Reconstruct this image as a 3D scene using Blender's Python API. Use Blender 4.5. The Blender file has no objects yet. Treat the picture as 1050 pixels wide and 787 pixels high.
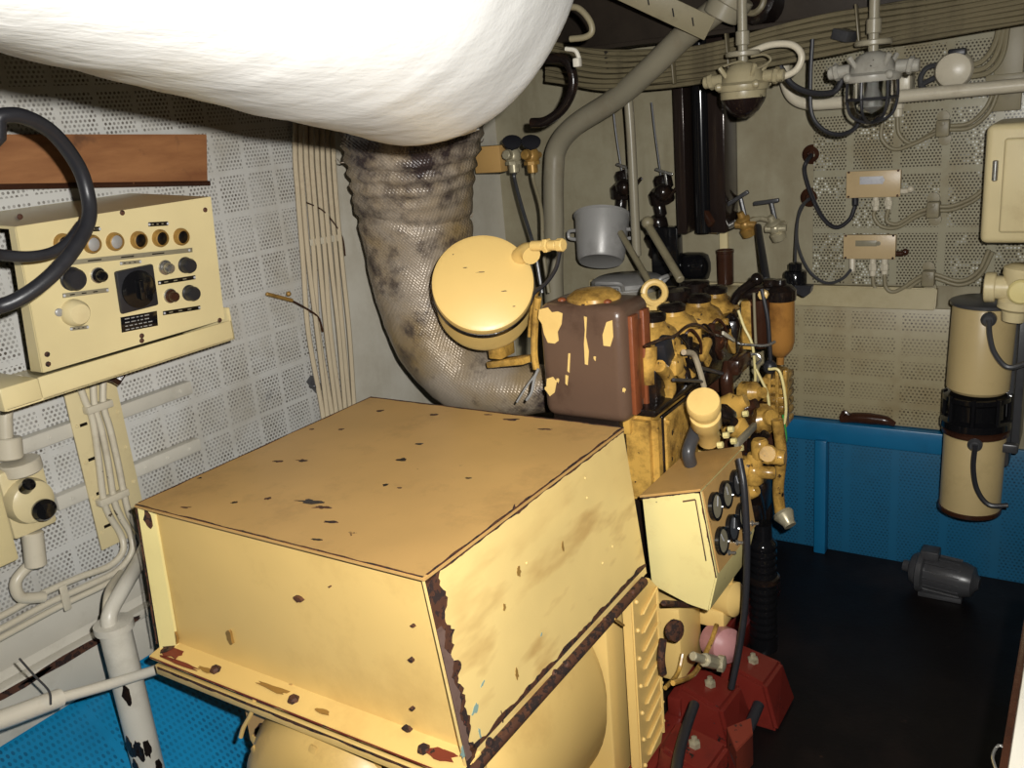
import bpy, bmesh, math, random
import numpy as np
from mathutils import Vector, Matrix, noise
random.seed(7)
SC = bpy.context.scene
COL = SC.collection
PI = math.pi

# ------------------------------------------------------------------ camera geometry (measured from vanishing points)
PP = np.array([525.0, 393.5]); F = 924.0
def _ray(px, py): return np.array([px-PP[0], -(py-PP[1]), -F])
_Y = _ray(1147, 58); _Y /= np.linalg.norm(_Y)
_X = -_ray(-924, 248); _X -= _Y*(_X@_Y); _X /= np.linalg.norm(_X)
_Z = np.cross(_X, _Y)
ROT = np.array([_X, _Y, _Z])
CAM = np.array([0, 0, 1.75])
def at(px, py, X=None, Y=None, Z=None):
    """point of the room seen at a pixel of the photograph, at a measured distance X, Y or Z"""
    d = ROT@_ray(px, py)
    if X is not None: t = (X-CAM[0])/d[0]
    elif Y is not None: t = (Y-CAM[1])/d[1]
    else: t = (Z-CAM[2])/d[2]
    return Vector(CAM+d*t)
def path(pts, **k): return [at(*p, **k) for p in pts]

# ------------------------------------------------------------------ materials
def lin(r, g, b):
    f = lambda c: (c/255/12.92 if c/255 <= .04045 else ((c/255+.055)/1.055)**2.4)
    return (f(r), f(g), f(b), 1)
class NT:
    def __init__(s, name):
        s.m = bpy.data.materials.new(name); s.m.use_nodes = True
        s.t = s.m.node_tree; s.n = s.t.nodes; s.l = s.t.links
        s.b = s.n['Principled BSDF']
    def new(s, kind, **kw):
        n = s.n.new(kind)
        for k, v in kw.items(): setattr(n, k, v)
        return n
    def put(s, sock, v):
        if hasattr(v, 'is_output'): s.l.new(v, sock)
        else: sock.default_value = v
    def math(s, op, a, b=0.0, clamp=False):
        n = s.new('ShaderNodeMath', operation=op); n.use_clamp = clamp
        s.put(n.inputs[0], a); s.put(n.inputs[1], b); return n.outputs[0]
    def coord(s):
        if not hasattr(s, '_c'): s._c = s.new('ShaderNodeTexCoord').outputs['Object']
        return s._c
    def scaled(s, sc):
        n = s.new('ShaderNodeMapping'); s.l.new(s.coord(), n.inputs[0]); n.inputs['Scale'].default_value = sc
        return n.outputs[0]
    def noise(s, scale, detail=4, vec=None, rough=.6, off=0):
        n = s.new('ShaderNodeTexNoise'); s.l.new(vec or s.coord(), n.inputs['Vector'])
        if off:
            n.noise_dimensions = '4D'; n.inputs['W'].default_value = off
        n.inputs['Scale'].default_value = scale; n.inputs['Detail'].default_value = detail; n.inputs['Roughness'].default_value = rough
        return n.outputs['Fac']
    def ramp(s, fac, lo, hi):
        n = s.new('ShaderNodeMapRange'); n.clamp = True
        s.l.new(fac, n.inputs[0]); n.inputs[1].default_value = lo; n.inputs[2].default_value = hi
        return n.outputs[0]
    def mix(s, fac, a, b):
        n = s.new('ShaderNodeMix', data_type='RGBA')
        s.put(n.inputs['Factor'], fac); s.put(n.inputs[6], a); s.put(n.inputs[7], b); return n.outputs[2]
    def bump(s, h, strength=.3, dist=.004):
        n = s.new('ShaderNodeBump'); n.inputs['Strength'].default_value = strength; n.inputs['Distance'].default_value = dist
        s.l.new(h, n.inputs['Height']); s.l.new(n.outputs[0], s.b.inputs['Normal'])
    def fin(s, col, rough=.5, metal=0.0, spec=None):
        s.put(s.b.inputs['Base Color'], col); s.put(s.b.inputs['Roughness'], rough); s.put(s.b.inputs['Metallic'], metal)
        if spec is not None: s.b.inputs['Specular IOR Level'].default_value = spec
        return s.m

def paint(name, col, dirt=None, dirt_amt=.5, dirt_scale=4, chip=None, chip_amt=.0, chip_scale=14, rough=.42, metal=0.0, bump=.15, var=.12, streak=False, lo=.52, hi=.78):
    """painted metal: slight tone variation, soft grime, hard-edged chips of another colour"""
    s = NT(name)
    c = tuple(col); d = tuple(x*(1-var) for x in c[:3])+(1,)
    out = s.mix(s.ramp(s.noise(3.1, 3), .35, .65), c, d)
    if dirt:
        if streak:
            rot = s.new('ShaderNodeMapping'); s.l.new(s.coord(), rot.inputs[0]); rot.inputs['Rotation'].default_value = (.9, 0, 0); rot.inputs['Scale'].default_value = (1, 1.1, 3.2)
            f = s.math('MULTIPLY', s.ramp(s.noise(dirt_scale, 3, vec=rot.outputs[0], rough=.5, off=2.3), .52, .68), s.ramp(s.noise(2.4, 2, off=7), .38, .54))
        else:
            f = s.ramp(s.noise(dirt_scale, 6, rough=.7, off=2.3), lo, hi)
        out = s.mix(s.math('MULTIPLY', f, dirt_amt), out, dirt)
    r = rough
    if chip:
        f = s.ramp(s.noise(chip_scale, 5, rough=.65, off=5.1), .72-chip_amt, .73-chip_amt)
        out = s.mix(f, out, chip)
        r = s.math('ADD', s.math('MULTIPLY', f, .25), rough)
    s.bump(s.noise(60, 3), bump, .002)
    return s.fin(out, r, metal)

def perforated(name, axis, col, dirt, hole, spark=False, pitch=.0135, rad=.0038, bu=.118, bv=.098, fill_u=.80, fill_v=.80, dirt_amt=.5, rough=.4, vary=False):
    """sheet metal with staggered round holes punched in blocks"""
    s = NT(name)
    sep = s.new('ShaderNodeSeparateXYZ'); s.l.new(s.coord(), sep.inputs[0])
    u = sep.outputs['Y'] if axis == 'X' else sep.outputs['X']; v = sep.outputs['Z']
    ph = pitch*.866
    vr = s.math('DIVIDE', v, ph); row = s.math('FLOOR', vr)
    odd = s.math('MULTIPLY', s.math('FLOORED_MODULO', row, 2.0), .5)
    ur = s.math('ADD', s.math('DIVIDE', u, pitch), odd)
    fu = s.math('MULTIPLY', s.math('SUBTRACT', s.math('FRACT', ur), .5), pitch)
    fv = s.math('MULTIPLY', s.math('SUBTRACT', s.math('FRACT', vr), .5), ph)
    dd = s.math('SQRT', s.math('ADD', s.math('MULTIPLY', fu, fu), s.math('MULTIPLY', fv, fv)))
    h = s.math('LESS_THAN', dd, rad)
    mu = s.math('LESS_THAN', s.math('FRACT', s.math('DIVIDE', u, bu)), fill_u)
    mv = s.math('LESS_THAN', s.math('FRACT', s.math('DIVIDE', v, bv)), fill_v)
    h = s.math('MULTIPLY', h, s.math('MULTIPLY', mu, mv))
    wn = s.new('ShaderNodeTexWhiteNoise', noise_dimensions='2D'); cw = s.new('ShaderNodeCombineXYZ'); s.l.new(s.math('FLOOR', ur), cw.inputs[0]); s.l.new(row, cw.inputs[1]); s.l.new(cw.outputs[0], wn.inputs['Vector'])
    fade = s.math('MULTIPLY', s.math('ADD', s.math('MULTIPLY', wn.outputs['Value'], .45), .55), s.math('ADD', s.math('MULTIPLY', s.ramp(s.noise(4.5, 3, off=12), .38, .62), .6), .4))
    g = s.math('MULTIPLY', s.ramp(s.noise(2.6, 6, rough=.7), .48, .75), dirt_amt)
    base = s.mix(g, col, dirt)
    base = s.mix(s.ramp(s.noise(9, 4, off=3), .68, .72), base, tuple(x*.72 for x in col[:3])+(1,))
    hc = hole
    if spark:
        cell = s.new('ShaderNodeTexWhiteNoise', noise_dimensions='2D')
        cmb = s.new('ShaderNodeCombineXYZ'); s.l.new(s.math('FLOOR', ur), cmb.inputs[0]); s.l.new(row, cmb.inputs[1]); s.l.new(cmb.outputs[0], cell.inputs['Vector'])
        lit = s.math('MULTIPLY', s.ramp(s.noise(5.5, 2, off=9), .50, .6), s.math('GREATER_THAN', cell.outputs['Value'], .6))
        hc = s.mix(lit, hole, lin(235, 235, 225))  # flash glinting off foil behind the holes, painted in as bright hole colour
    out = s.mix(s.math('MULTIPLY', h, fade) if not spark else h, base, hc)
    s.bump(s.math('SUBTRACT', 1.0, h), .5, .002)
    return s.fin(out, rough)

M = {}
YEL = lin(250, 211, 130)
M['yellow'] = paint('yellow_paint', YEL, lin(190, 140, 72), .4, 4, lin(70, 42, 26), .0, 11, .36, var=.06)
M['yellow_top'] = paint('yellow_paint_dusty', lin(214, 170, 104), lin(134, 96, 56), .6, 5, lin(92, 58, 34), .03, 9, .42)
M['yellow_oily'] = paint('yellow_paint_oily', lin(222, 174, 86), lin(62, 38, 22), .95, 10, lin(40, 26, 16), .09, 34, .24, lo=.44, hi=.68)
M['yellow_dim'] = paint('yellow_paint_faded', lin(226, 188, 112), lin(150, 106, 56), .6, 7, lin(70, 42, 26), .03, 11, .36)
M['yellow_side'] = paint('yellow_paint_smeared', lin(251, 219, 143), lin(184, 134, 70), .6, 6, lin(70, 42, 26), .015, 11, .34, streak=True)
M['yellow_pale'] = paint('pale_yellow_paint', lin(250, 232, 160), lin(190, 150, 80), .4, 7, lin(60, 40, 24), .05, 22, .36)
M['rust'] = paint('rust', lin(84, 52, 36), lin(130, 84, 54), .7, 30, lin(44, 30, 26), .2, 50, .7, bump=.6)
M['bare_steel'] = paint('bare_tarnished_steel', lin(150, 122, 110), lin(84, 56, 44), .8, 24, rough=.32, metal=.4)
M['rust_red'] = paint('red_lead', lin(132, 54, 36), lin(80, 44, 30), .6, 20, lin(54, 34, 28), .1, 40, .6)
M['teal_chip'] = paint('old_teal_paint', lin(140, 168, 158), lin(110, 130, 120), .5, 30, rough=.5)
M['cream'] = paint('cream_paint', lin(238, 220, 170), lin(168, 136, 84), .4, 6, lin(80, 66, 50), .0, 20, .34)
M['lamp_dingy'] = paint('dingy_lamp_paint', lin(176, 164, 130), lin(96, 80, 54), .8, 14, lin(60, 48, 36), .06, 30, .36)
M['lamp_grey'] = paint('grey_lamp_paint', lin(176, 172, 160), lin(110, 104, 92), .7, 12, lin(60, 56, 50), .04, 30, .36)
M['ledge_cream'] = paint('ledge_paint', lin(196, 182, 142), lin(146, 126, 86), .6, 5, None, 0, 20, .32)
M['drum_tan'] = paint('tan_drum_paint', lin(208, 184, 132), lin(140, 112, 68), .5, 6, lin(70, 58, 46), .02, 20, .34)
M['tan_box'] = paint('tan_cream_paint', lin(208, 182, 138), lin(170, 138, 96), .4, 6, None, 0, 20, .36)
M['console_cream'] = paint('console_cream_paint', lin(240, 222, 168), lin(205, 176, 120), .35, 4, None, 0, 20, .32)
M['white_paint'] = paint('off_white_paint', lin(226, 220, 204), lin(150, 138, 112), .5, 5, lin(70, 62, 52), .05, 8, .36)
M['conduit'] = paint('painted_conduit', lin(224, 214, 190), lin(142, 120, 86), .6, 7, lin(90, 76, 56), .03, 24, .34)
M['cable_pale'] = paint('painted_cable', lin(208, 192, 162), lin(134, 100, 70), .8, 6, lin(110, 88, 64), .02, 16, .4)
M['deck_cable'] = paint('sooty_painted_cable', lin(124, 114, 88), lin(46, 38, 30), .85, 9, lin(40, 34, 28), .05, 16, .4)
M['cable_dingy'] = paint('dingy_painted_cable', lin(150, 140, 112), lin(78, 66, 48), .7, 8, lin(60, 50, 40), .05, 16, .45)
M['grey_paint'] = paint('grey_pipe_paint', lin(160, 152, 130), lin(130, 110, 84), .6, 5, lin(70, 60, 48), .02, 14, .35)
M['alu'] = paint('dull_aluminium', lin(178, 176, 172), lin(120, 116, 110), .6, 9, lin(60, 58, 58), .02, 16, .38, .15)
M['steel'] = paint('worn_steel', lin(190, 188, 182), lin(90, 84, 74), .7, 22, rough=.25, metal=.8)
M['brass'] = paint('tarnished_brass', lin(180, 140, 74), lin(92, 70, 42), .8, 30, rough=.38, metal=.3)
M['bronze_pale'] = paint('pale_valve_metal', lin(190, 180, 150), lin(90, 80, 60), .8, 30, rough=.35, metal=.3)
M['black_rubber'] = paint('black_rubber', lin(44, 44, 48), lin(70, 70, 72), .4, 9, rough=.38)
M['black_oily'] = paint('black_oily_metal', lin(30, 24, 22), lin(66, 44, 28), .8, 16, rough=.2, bump=.4)
M['black_gloss'] = paint('black_gloss', lin(22, 22, 24), None, rough=.12, bump=.02)
M['dark_brown'] = paint('dark_brown_oily', lin(66, 40, 28), lin(26, 18, 16), .8, 12, lin(112, 66, 36), .06, 20, .22, bump=.3)
M['trunk'] = paint('dark_shiny_trunk', lin(52, 42, 38), lin(26, 22, 22), .8, 8, rough=.16, metal=.3)
M['dark_hole'] = paint('dark_socket', lin(14, 12, 12), None, rough=.3)
M['dark_grey'] = paint('dark_grey_paint', lin(72, 72, 74), lin(36, 34, 34), .7, 12, rough=.3)
M['red_bed'] = paint('red_oxide_paint', lin(122, 42, 34), lin(44, 22, 20), .95, 7, lin(30, 22, 20), .1, 12, .24)
M['blue'] = paint('blue_paint', lin(24, 112, 158), lin(18, 84, 120), .6, 6, lin(40, 60, 70), .02, 18, .36)
M['white_label'] = paint('faded_label', lin(206, 206, 210), lin(140, 140, 150), .6, 30, rough=.5)
M['label_grey'] = paint('engraved_plate_grey', lin(150, 142, 118), lin(90, 84, 70), .6, 40, rough=.4)
M['pink'] = paint('faded_pink_rubber', lin(196, 140, 138), lin(120, 70, 66), .6, 12, rough=.4)
M['green_wire'] = paint('green_wire', lin(60, 150, 70), None, rough=.4)
M['tank_brown'] = paint('stained_brown_tank', lin(108, 84, 68), lin(62, 42, 32), .9, 6, lin(140, 80, 44), .04, 9, .28, bump=.3)
M['rust_orange'] = paint('orange_rust', lin(146, 80, 46), lin(58, 36, 26), .85, 18, lin(160, 88, 46), .08, 30, .45, bump=.5)
M['amber'] = paint('amber_bowl', lin(176, 124, 62), lin(74, 40, 22), .95, 7, None, 0, 26, .18)

def m_duct():
    s = NT('white_plaster_lagging')
    a = s.noise(5, 6); b = s.noise(40, 3, vec=s.scaled((1, .22, .22)), off=4)
    h = s.math('ADD', a, s.math('MULTIPLY', b, .35)); s.bump(h, .22, .02)
    c = s.mix(s.ramp(s.noise(3.2, 5, off=1.7), .58, .8), lin(250, 249, 245), lin(222, 214, 196))
    return s.fin(c, .38)
M['duct'] = m_duct()
def m_lag():
    s = NT('silvered_cloth_lagging')
    sep = s.new('ShaderNodeSeparateXYZ'); s.l.new(s.coord(), sep.inputs[0])
    k = 420.0
    ang = s.math('ADD', s.math('MULTIPLY', sep.outputs['X'], 1.0), s.math('MULTIPLY', sep.outputs['Y'], 1.0))
    w = s.math('MULTIPLY', s.math('SINE', s.math('ADD', s.math('MULTIPLY', ang, k), s.math('MULTIPLY', sep.outputs['Z'], 160.0))),
               s.math('SINE', s.math('MULTIPLY', sep.outputs['Z'], k)))
    s.bump(s.math('ADD', s.math('MULTIPLY', w, .2), s.math('MULTIPLY', s.noise(24, 4), 1.2)), .6, .005)
    hi = s.ramp(sep.outputs['Z'], .62, .95)
    soot = s.ramp(s.math('ADD', s.noise(6, 6, rough=.7), s.math('MULTIPLY', hi, .17)), .52, .68)
    tan = s.mix(s.ramp(s.noise(4, 3, off=6), .4, .62), lin(168, 154, 136), lin(150, 126, 86))
    c = s.mix(soot, tan, lin(60, 50, 49))
    return s.fin(c, .33, .12)
M['lagging'] = m_lag()
def m_board():
    s = NT('stained_brown_board')
    v = s.scaled((1, .18, 1))
    c = s.mix(s.ramp(s.noise(22, 5, vec=v), .35, .7), lin(176, 122, 78), lin(140, 90, 56))
    c = s.mix(s.math('MULTIPLY', s.ramp(s.noise(9, 4, off=3), .58, .68), .7), c, lin(96, 66, 48))
    s.bump(s.noise(50, 3, vec=v), .2, .002)
    return s.fin(c, .55)
M['board'] = m_board()
def m_floor():
    s = NT('oily_black_floor_plate')
    s.bump(s.math('ADD', s.noise(18, 4), s.noise(70, 3, off=2)), .22, .003)
    c = s.mix(s.ramp(s.noise(2.2, 5), .5, .72), lin(20, 16, 16), lin(38, 29, 26))
    c = s.mix(s.ramp(s.noise(13, 4, off=3), .7, .76), c, lin(64, 48, 40))
    return s.fin(c, s.math('ADD', s.math('MULTIPLY', s.noise(6, 4, off=8), .4), .25), 0, .25)
M['floor'] = m_floor()
def m_wall(name, col, dirt, amt=.5):
    s = NT(name)
    c = s.mix(s.math('MULTIPLY', s.ramp(s.noise(2.2, 6, rough=.7), .42, .75), amt), col, dirt)
    c = s.mix(s.math('MULTIPLY', s.ramp(s.noise(4, 6, vec=s.scaled((1.6, 1.6, .25)), off=4), .52, .75), amt), c, dirt)
    s.bump(s.noise(30, 4), .12, .003)
    return s.fin(c, .4)
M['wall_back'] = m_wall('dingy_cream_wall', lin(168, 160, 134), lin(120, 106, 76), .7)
M['wall_left'] = m_wall('pale_wall', lin(220, 214, 198), lin(160, 146, 116), .5)
M['dark_wall'] = m_wall('dark_deckhead', lin(58, 50, 42), lin(32, 27, 23), .8)
M['perf_left'] = perforated('perforated_white_sheet', 'X', lin(226, 224, 217), lin(176, 164, 138), lin(96, 88, 78), dirt_amt=.6, pitch=.0125, rad=.0036, bu=.112, bv=.125, fill_u=.87, fill_v=.88)
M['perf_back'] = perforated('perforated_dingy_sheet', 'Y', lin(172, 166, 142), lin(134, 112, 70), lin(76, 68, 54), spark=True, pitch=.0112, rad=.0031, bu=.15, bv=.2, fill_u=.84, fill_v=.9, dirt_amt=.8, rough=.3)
M['perf_low'] = perforated('perforated_tan_sheet', 'Y', lin(172, 160, 126), lin(136, 112, 68), lin(84, 72, 52), pitch=.0135, rad=.0036, bu=.17, bv=.088, fill_u=.88, fill_v=.72, dirt_amt=.8)
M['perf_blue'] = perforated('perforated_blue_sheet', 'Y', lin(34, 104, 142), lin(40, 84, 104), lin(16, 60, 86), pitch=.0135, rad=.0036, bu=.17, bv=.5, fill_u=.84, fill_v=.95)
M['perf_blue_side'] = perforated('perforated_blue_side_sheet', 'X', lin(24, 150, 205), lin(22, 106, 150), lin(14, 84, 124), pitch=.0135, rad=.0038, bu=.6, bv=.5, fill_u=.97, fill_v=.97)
def m_glass(name, col, rough=.03):
    s = NT(name); s.b.inputs['Transmission Weight'].default_value = 1.0; s.b.inputs['IOR'].default_value = 1.3
    return s.fin(col, rough)
M['glass'] = m_glass('clear_lamp_glass', (.8, .82, .8, 1))
M['gauge_glass'] = m_glass('gauge_glass', (.9, .9, .9, 1))
M['smoked'] = paint('sooty_lamp_glass', lin(38, 28, 26), lin(60, 44, 36), .5, 14, rough=.12)

# ------------------------------------------------------------------ mesh builder
def basis(ax):
    ax = Vector(ax).normalized()
    u = ax.cross(Vector((0, 0, 1)))
    if u.length < 1e-3: u = Vector((1, 0, 0))
    u.normalize(); v = ax.cross(u).normalized()
    return ax, u, v
def catmull(P, n=6):
    P = [Vector(p) for p in P]
    if len(P) < 3: return P
    out = []
    for i in range(len(P)-1):
        a = P[i-1] if i else P[0]*2-P[1]; b = P[i]; c = P[i+1]; d = P[i+2] if i+2 < len(P) else P[-1]*2-P[-2]
        for k in range(n):
            t = k/n
            out.append(.5*((2*b)+(c-a)*t+(2*a-5*b+4*c-d)*t*t+(3*b-a-3*c+d)*t**3))
    out.append(P[-1]); return out
class MB:
    def __init__(s): s.v = []; s.f = []; s.mi = []
    def add(s, vs, fs, mi=0):
        o = len(s.v); s.v += [Vector(v) for v in vs]; s.f += [tuple(o+i for i in f) for f in fs]; s.mi += [mi]*len(fs); return s
    def from_bm(s, bm, mi=0, mat=None):
        bm.verts.ensure_lookup_table(); bm.verts.index_update()
        vs = [(mat@v.co if mat else v.co.copy()) for v in bm.verts]
        s.add(vs, [[v.index for v in f.verts] for f in bm.faces], mi); bm.free(); return s
    def box(s, lo, hi, bev=.004, mi=0, seg=2):
        lo = Vector(lo); hi = Vector(hi); c = (lo+hi)/2; d = hi-lo
        return s.obox(c, (abs(d.x), abs(d.y), abs(d.z)), None, bev, mi, seg)
    def obox(s, c, size, axes=None, bev=.004, mi=0, seg=2):
        bm = bmesh.new(); bmesh.ops.create_cube(bm, size=1)
        for v in bm.verts: v.co = Vector((v.co.x*size[0], v.co.y*size[1], v.co.z*size[2]))
        b = min(bev, min(size)*.45)
        if b > 1e-5: bmesh.ops.bevel(bm, geom=bm.edges[:], offset=b, segments=seg, affect='EDGES', profile=.5)
        R = Matrix.Identity(3)
        if axes: R = Matrix([Vector(a).normalized() for a in axes]).transposed()
        return s.from_bm(bm, mi, Matrix.Translation(Vector(c))@R.to_4x4())
    def bar(s, a, b, w, h, up=(0, 0, 1), bev=.003, mi=0):
        a = Vector(a); b = Vector(b); d = (b-a); x = d.normalized(); y = Vector(up).cross(x).normalized(); z = x.cross(y)
        return s.obox((a+b)/2, (d.length, w, h), (x, y, z), bev, mi)
    def hexa(s, p, bev=.003, mi=0):
        """8 corners: bottom loop 0-3, top loop 4-7"""
        bm = bmesh.new(); vs = [bm.verts.new(q) for q in p]
        for f in ((3, 2, 1, 0), (4, 5, 6, 7), (0, 1, 5, 4), (1, 2, 6, 5), (2, 3, 7, 6), (3, 0, 4, 7)): bm.faces.new([vs[i] for i in f])
        bmesh.ops.recalc_face_normals(bm, faces=bm.faces[:])
        if bev: bmesh.ops.bevel(bm, geom=bm.edges[:], offset=bev, segments=2, affect='EDGES')
        return s.from_bm(bm, mi)
    def slab(s, loop, off, bev=0, mi=0):
        """a planar outline given thickness"""
        bm = bmesh.new(); off = Vector(off); n = len(loop)
        a = [bm.verts.new(Vector(p)) for p in loop]; b = [bm.verts.new(Vector(p)+off) for p in loop]
        bm.faces.new(a); bm.faces.new(b[::-1])
        for i in range(n): bm.faces.new((a[i], b[i], b[(i+1) % n], a[(i+1) % n]))
        bmesh.ops.recalc_face_normals(bm, faces=bm.faces[:])
        if bev: bmesh.ops.bevel(bm, geom=bm.edges[:], offset=bev, segments=2, affect='EDGES')
        return s.from_bm(bm, mi)
    def tube(s, pts, r, seg=10, smooth=True, mi=0, n=6, cap=True, closed=False):
        P = catmull(pts, n) if smooth else [Vector(p) for p in pts]
        N = len(P); rr = r if isinstance(r, (list, tuple)) else [r]*len(pts)
        rad = [rr[min(int(i*(len(rr)-1)/(N-1)), len(rr)-1)]*(1-((i*(len(rr)-1)/(N-1)) % 1))+rr[min(int(i*(len(rr)-1)/(N-1))+1, len(rr)-1)]*((i*(len(rr)-1)/(N-1)) % 1) for i in range(N)]
        vs = []; fs = []; u = None
        for i in range(N):
            t = (P[min(i+1, N-1)]-P[max(i-1, 0)]).normalized()
            if u is None: _, u, v = basis(t)
            else:
                u = (u-t*u.dot(t)).normalized(); v = t.cross(u)
            for k in range(seg):
                a = 2*PI*k/seg; vs.append(P[i]+(u*math.cos(a)+v*math.sin(a))*rad[i])
        for i in range(N-1):
            for k in range(seg):
                fs.append((i*seg+k, i*seg+(k+1) % seg, (i+1)*seg+(k+1) % seg, (i+1)*seg+k))
        if cap: fs.append(tuple(range(seg))[::-1]); fs.append(tuple((N-1)*seg+k for k in range(seg)))
        return s.add(vs, fs, mi)
    def lathe(s, prof, o, ax=(0, 0, 1), seg=24, mi=0):
        """prof: (radius, distance along the axis)"""
        ax, u, v = basis(ax); o = Vector(o); vs = []; fs = []; n = len(prof)
        for r, h in prof:
            for k in range(seg):
                a = 2*PI*k/seg; vs.append(o+ax*h+(u*math.cos(a)+v*math.sin(a))*max(r, 1e-5))
        for i in range(n-1):
            for k in range(seg): fs.append((i*seg+k, (i+1)*seg+k, (i+1)*seg+(k+1) % seg, i*seg+(k+1) % seg))
        fs.append(tuple(range(seg))); fs.append(tuple((n-1)*seg+k for k in range(seg))[::-1])
        return s.add(vs, fs, mi)
    def cyl(s, a, b, r, seg=20, bev=.003, mi=0):
        a = Vector(a); b = Vector(b); L = (b-a).length; e = min(bev, r*.4, L*.4)
        return s.lathe([(r-e, 0), (r, e), (r, L-e), (r-e, L)], a, b-a, seg, mi)
    def ball(s, c, r, seg=16, sq=1.0, ax=(0, 0, 1), mi=0):
        return s.lathe([(r*math.sin(PI*i/10), -r*sq*math.cos(PI*i/10)) for i in range(11)], c, ax, seg, mi)
    def ring(s, c, R, r, ax, seg=28, a0=0, a1=2*PI, mi=0):
        ax, u, v = basis(ax); c = Vector(c)
        n = seg; pts = [c+(u*math.cos(a0+(a1-a0)*i/n)+v*math.sin(a0+(a1-a0)*i/n))*R for i in range(n+1)]
        return s.tube(pts, r, 8, smooth=False, mi=mi)
    def blob(s, c, u, v, nrm, ru, rv, mi=0, n=14, th=.0012, jag=.35):
        """ragged flake of rust or old paint lying on a surface"""
        c = Vector(c); u = Vector(u).normalized(); v = Vector(v).normalized(); nrm = Vector(nrm).normalized()
        ph = random.random()*9; loop = []
        for i in range(n):
            a = 2*PI*i/n; k = 1+jag*(noise.noise(Vector((math.cos(a)*1.6+ph, math.sin(a)*1.6, ph)))*1.6+random.uniform(-.25, .25))
            loop.append(c+u*ru*k*math.cos(a)+v*rv*k*math.sin(a)-nrm*.0004)
        return s.slab(loop, nrm*th, 0, mi)
    def ragged(s, a, b, nrm, w0, w1, mi=0, n=40, th=.0014, side=None):
        """ragged strip of bare metal along an edge a-b, reaching w0..w1 into the surface"""
        a = Vector(a); b = Vector(b); nrm = Vector(nrm).normalized(); d = (b-a).normalized()
        sd = Vector(side).normalized() if side else nrm.cross(d).normalized(); ph = random.random()*20
        lo = []; hi = []
        for i in range(n+1):
            t = i/n; p = a.lerp(b, t)
            k = noise.noise(Vector((t*n*.22+ph, ph, 0)))*.5+.5+random.uniform(-.12, .12)
            lo.append(p-nrm*.0004); hi.append(p+sd*(w0+(w1-w0)*max(0, k))-nrm*.0004)
        for i in range(n): s.slab([lo[i], lo[i+1], hi[i+1], hi[i]], nrm*th, 0, mi)
        return s

ALL = []
class Thing:
    def __init__(s, name, label, cat, group=None, kind=None):
        s.name = name; s.label = label; s.cat = cat; s.group = group; s.kind = kind; s.items = []; ALL.append(s)
    def part(s, name, mb, mats, parent=None, label=None):
        it = dict(name=name, mb=mb, mats=mats if isinstance(mats, list) else [mats], parent=parent, label=label)
        s.items.append(it); return it
    def done(s, single=False, ang=38):
        pts = [v for it in s.items for v in it['mb'].v]
        lo = [min(p[i] for p in pts) for i in range(3)]; hi = [max(p[i] for p in pts) for i in range(3)]
        base = Vector(((lo[0]+hi[0])/2, (lo[1]+hi[1])/2, lo[2]))
        root = None
        if not single:
            root = bpy.data.objects.new(s.name, None); COL.objects.link(root); root.location = base; root.empty_display_size = .05
        for it in s.items:
            me = bpy.data.meshes.new(it['name'])
            me.from_pydata([tuple(v-base) for v in it['mb'].v], [], it['mb'].f)
            for m in it['mats']: me.materials.append(M[m])
            bm = bmesh.new(); bm.from_mesh(me); bmesh.ops.recalc_face_normals(bm, faces=bm.faces[:]); bm.to_mesh(me); bm.free()
            me.polygons.foreach_set('material_index', it['mb'].mi)
            me.polygons.foreach_set('use_smooth', [True]*len(me.polygons))
            me.set_sharp_from_angle(angle=math.radians(ang)); me.update()
            o = bpy.data.objects.new(it['name'], me); COL.objects.link(o); it['o'] = o
            if single: o.location = base; root = o
            else: o.parent = it['parent']['o'] if it['parent'] else root
            if it['label']: o['label'] = it['label']
        root['label'] = s.label
        if s.kind: root['kind'] = s.kind
        if s.cat: root['category'] = s.cat
        if s.group: root['group'] = s.group
        s.root = root; return root
def one(name, label, cat, mb, mats, group=None, kind=None):
    t = Thing(name, label, cat, group, kind); t.part(name, mb, mats); return t.done(single=True)
def struct(name, mb, mats, label=None):
    t = Thing(name, label or name.replace('_', ' '), None, None, 'structure'); t.part(name, mb, mats); o = t.done(single=True); o['category'] = name.split('_')[0]; return o

# ================================================================== SETTING
WX, WY = -2.2, 3.32
struct('floor', MB().box((-2.4, -1.6, -.1), (1.4, 3.5, 0), 0), 'floor', 'black oily steel floor of the engine room')
struct('ceiling', MB().box((-2.4, -1.6, 2.75), (1.4, 3.5, 2.85), 0), 'dark_wall', 'dark deckhead above the machinery')
struct('wall_left', MB().box((WX-.15, -1.6, 0), (WX, WY, 2.75), 0), 'wall_left', 'pale painted side wall behind the control console')
struct('wall_back', MB().box((WX-.15, WY, 0), (1.4, WY+.15, 2.75), 0), 'wall_back', 'dingy cream end wall behind the engine')
struct('wall_right', MB().box((1.2, -1.6, 0), (1.35, WY, 2.75), 0), 'dark_wall', 'dingy wall beside the walkway')
struct('wall_front', MB().box((WX, -1.6, 0), (1.2, -1.5, 2.75), 0), 'dark_wall', 'dingy wall behind the viewer')

exec_parts = []
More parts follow.
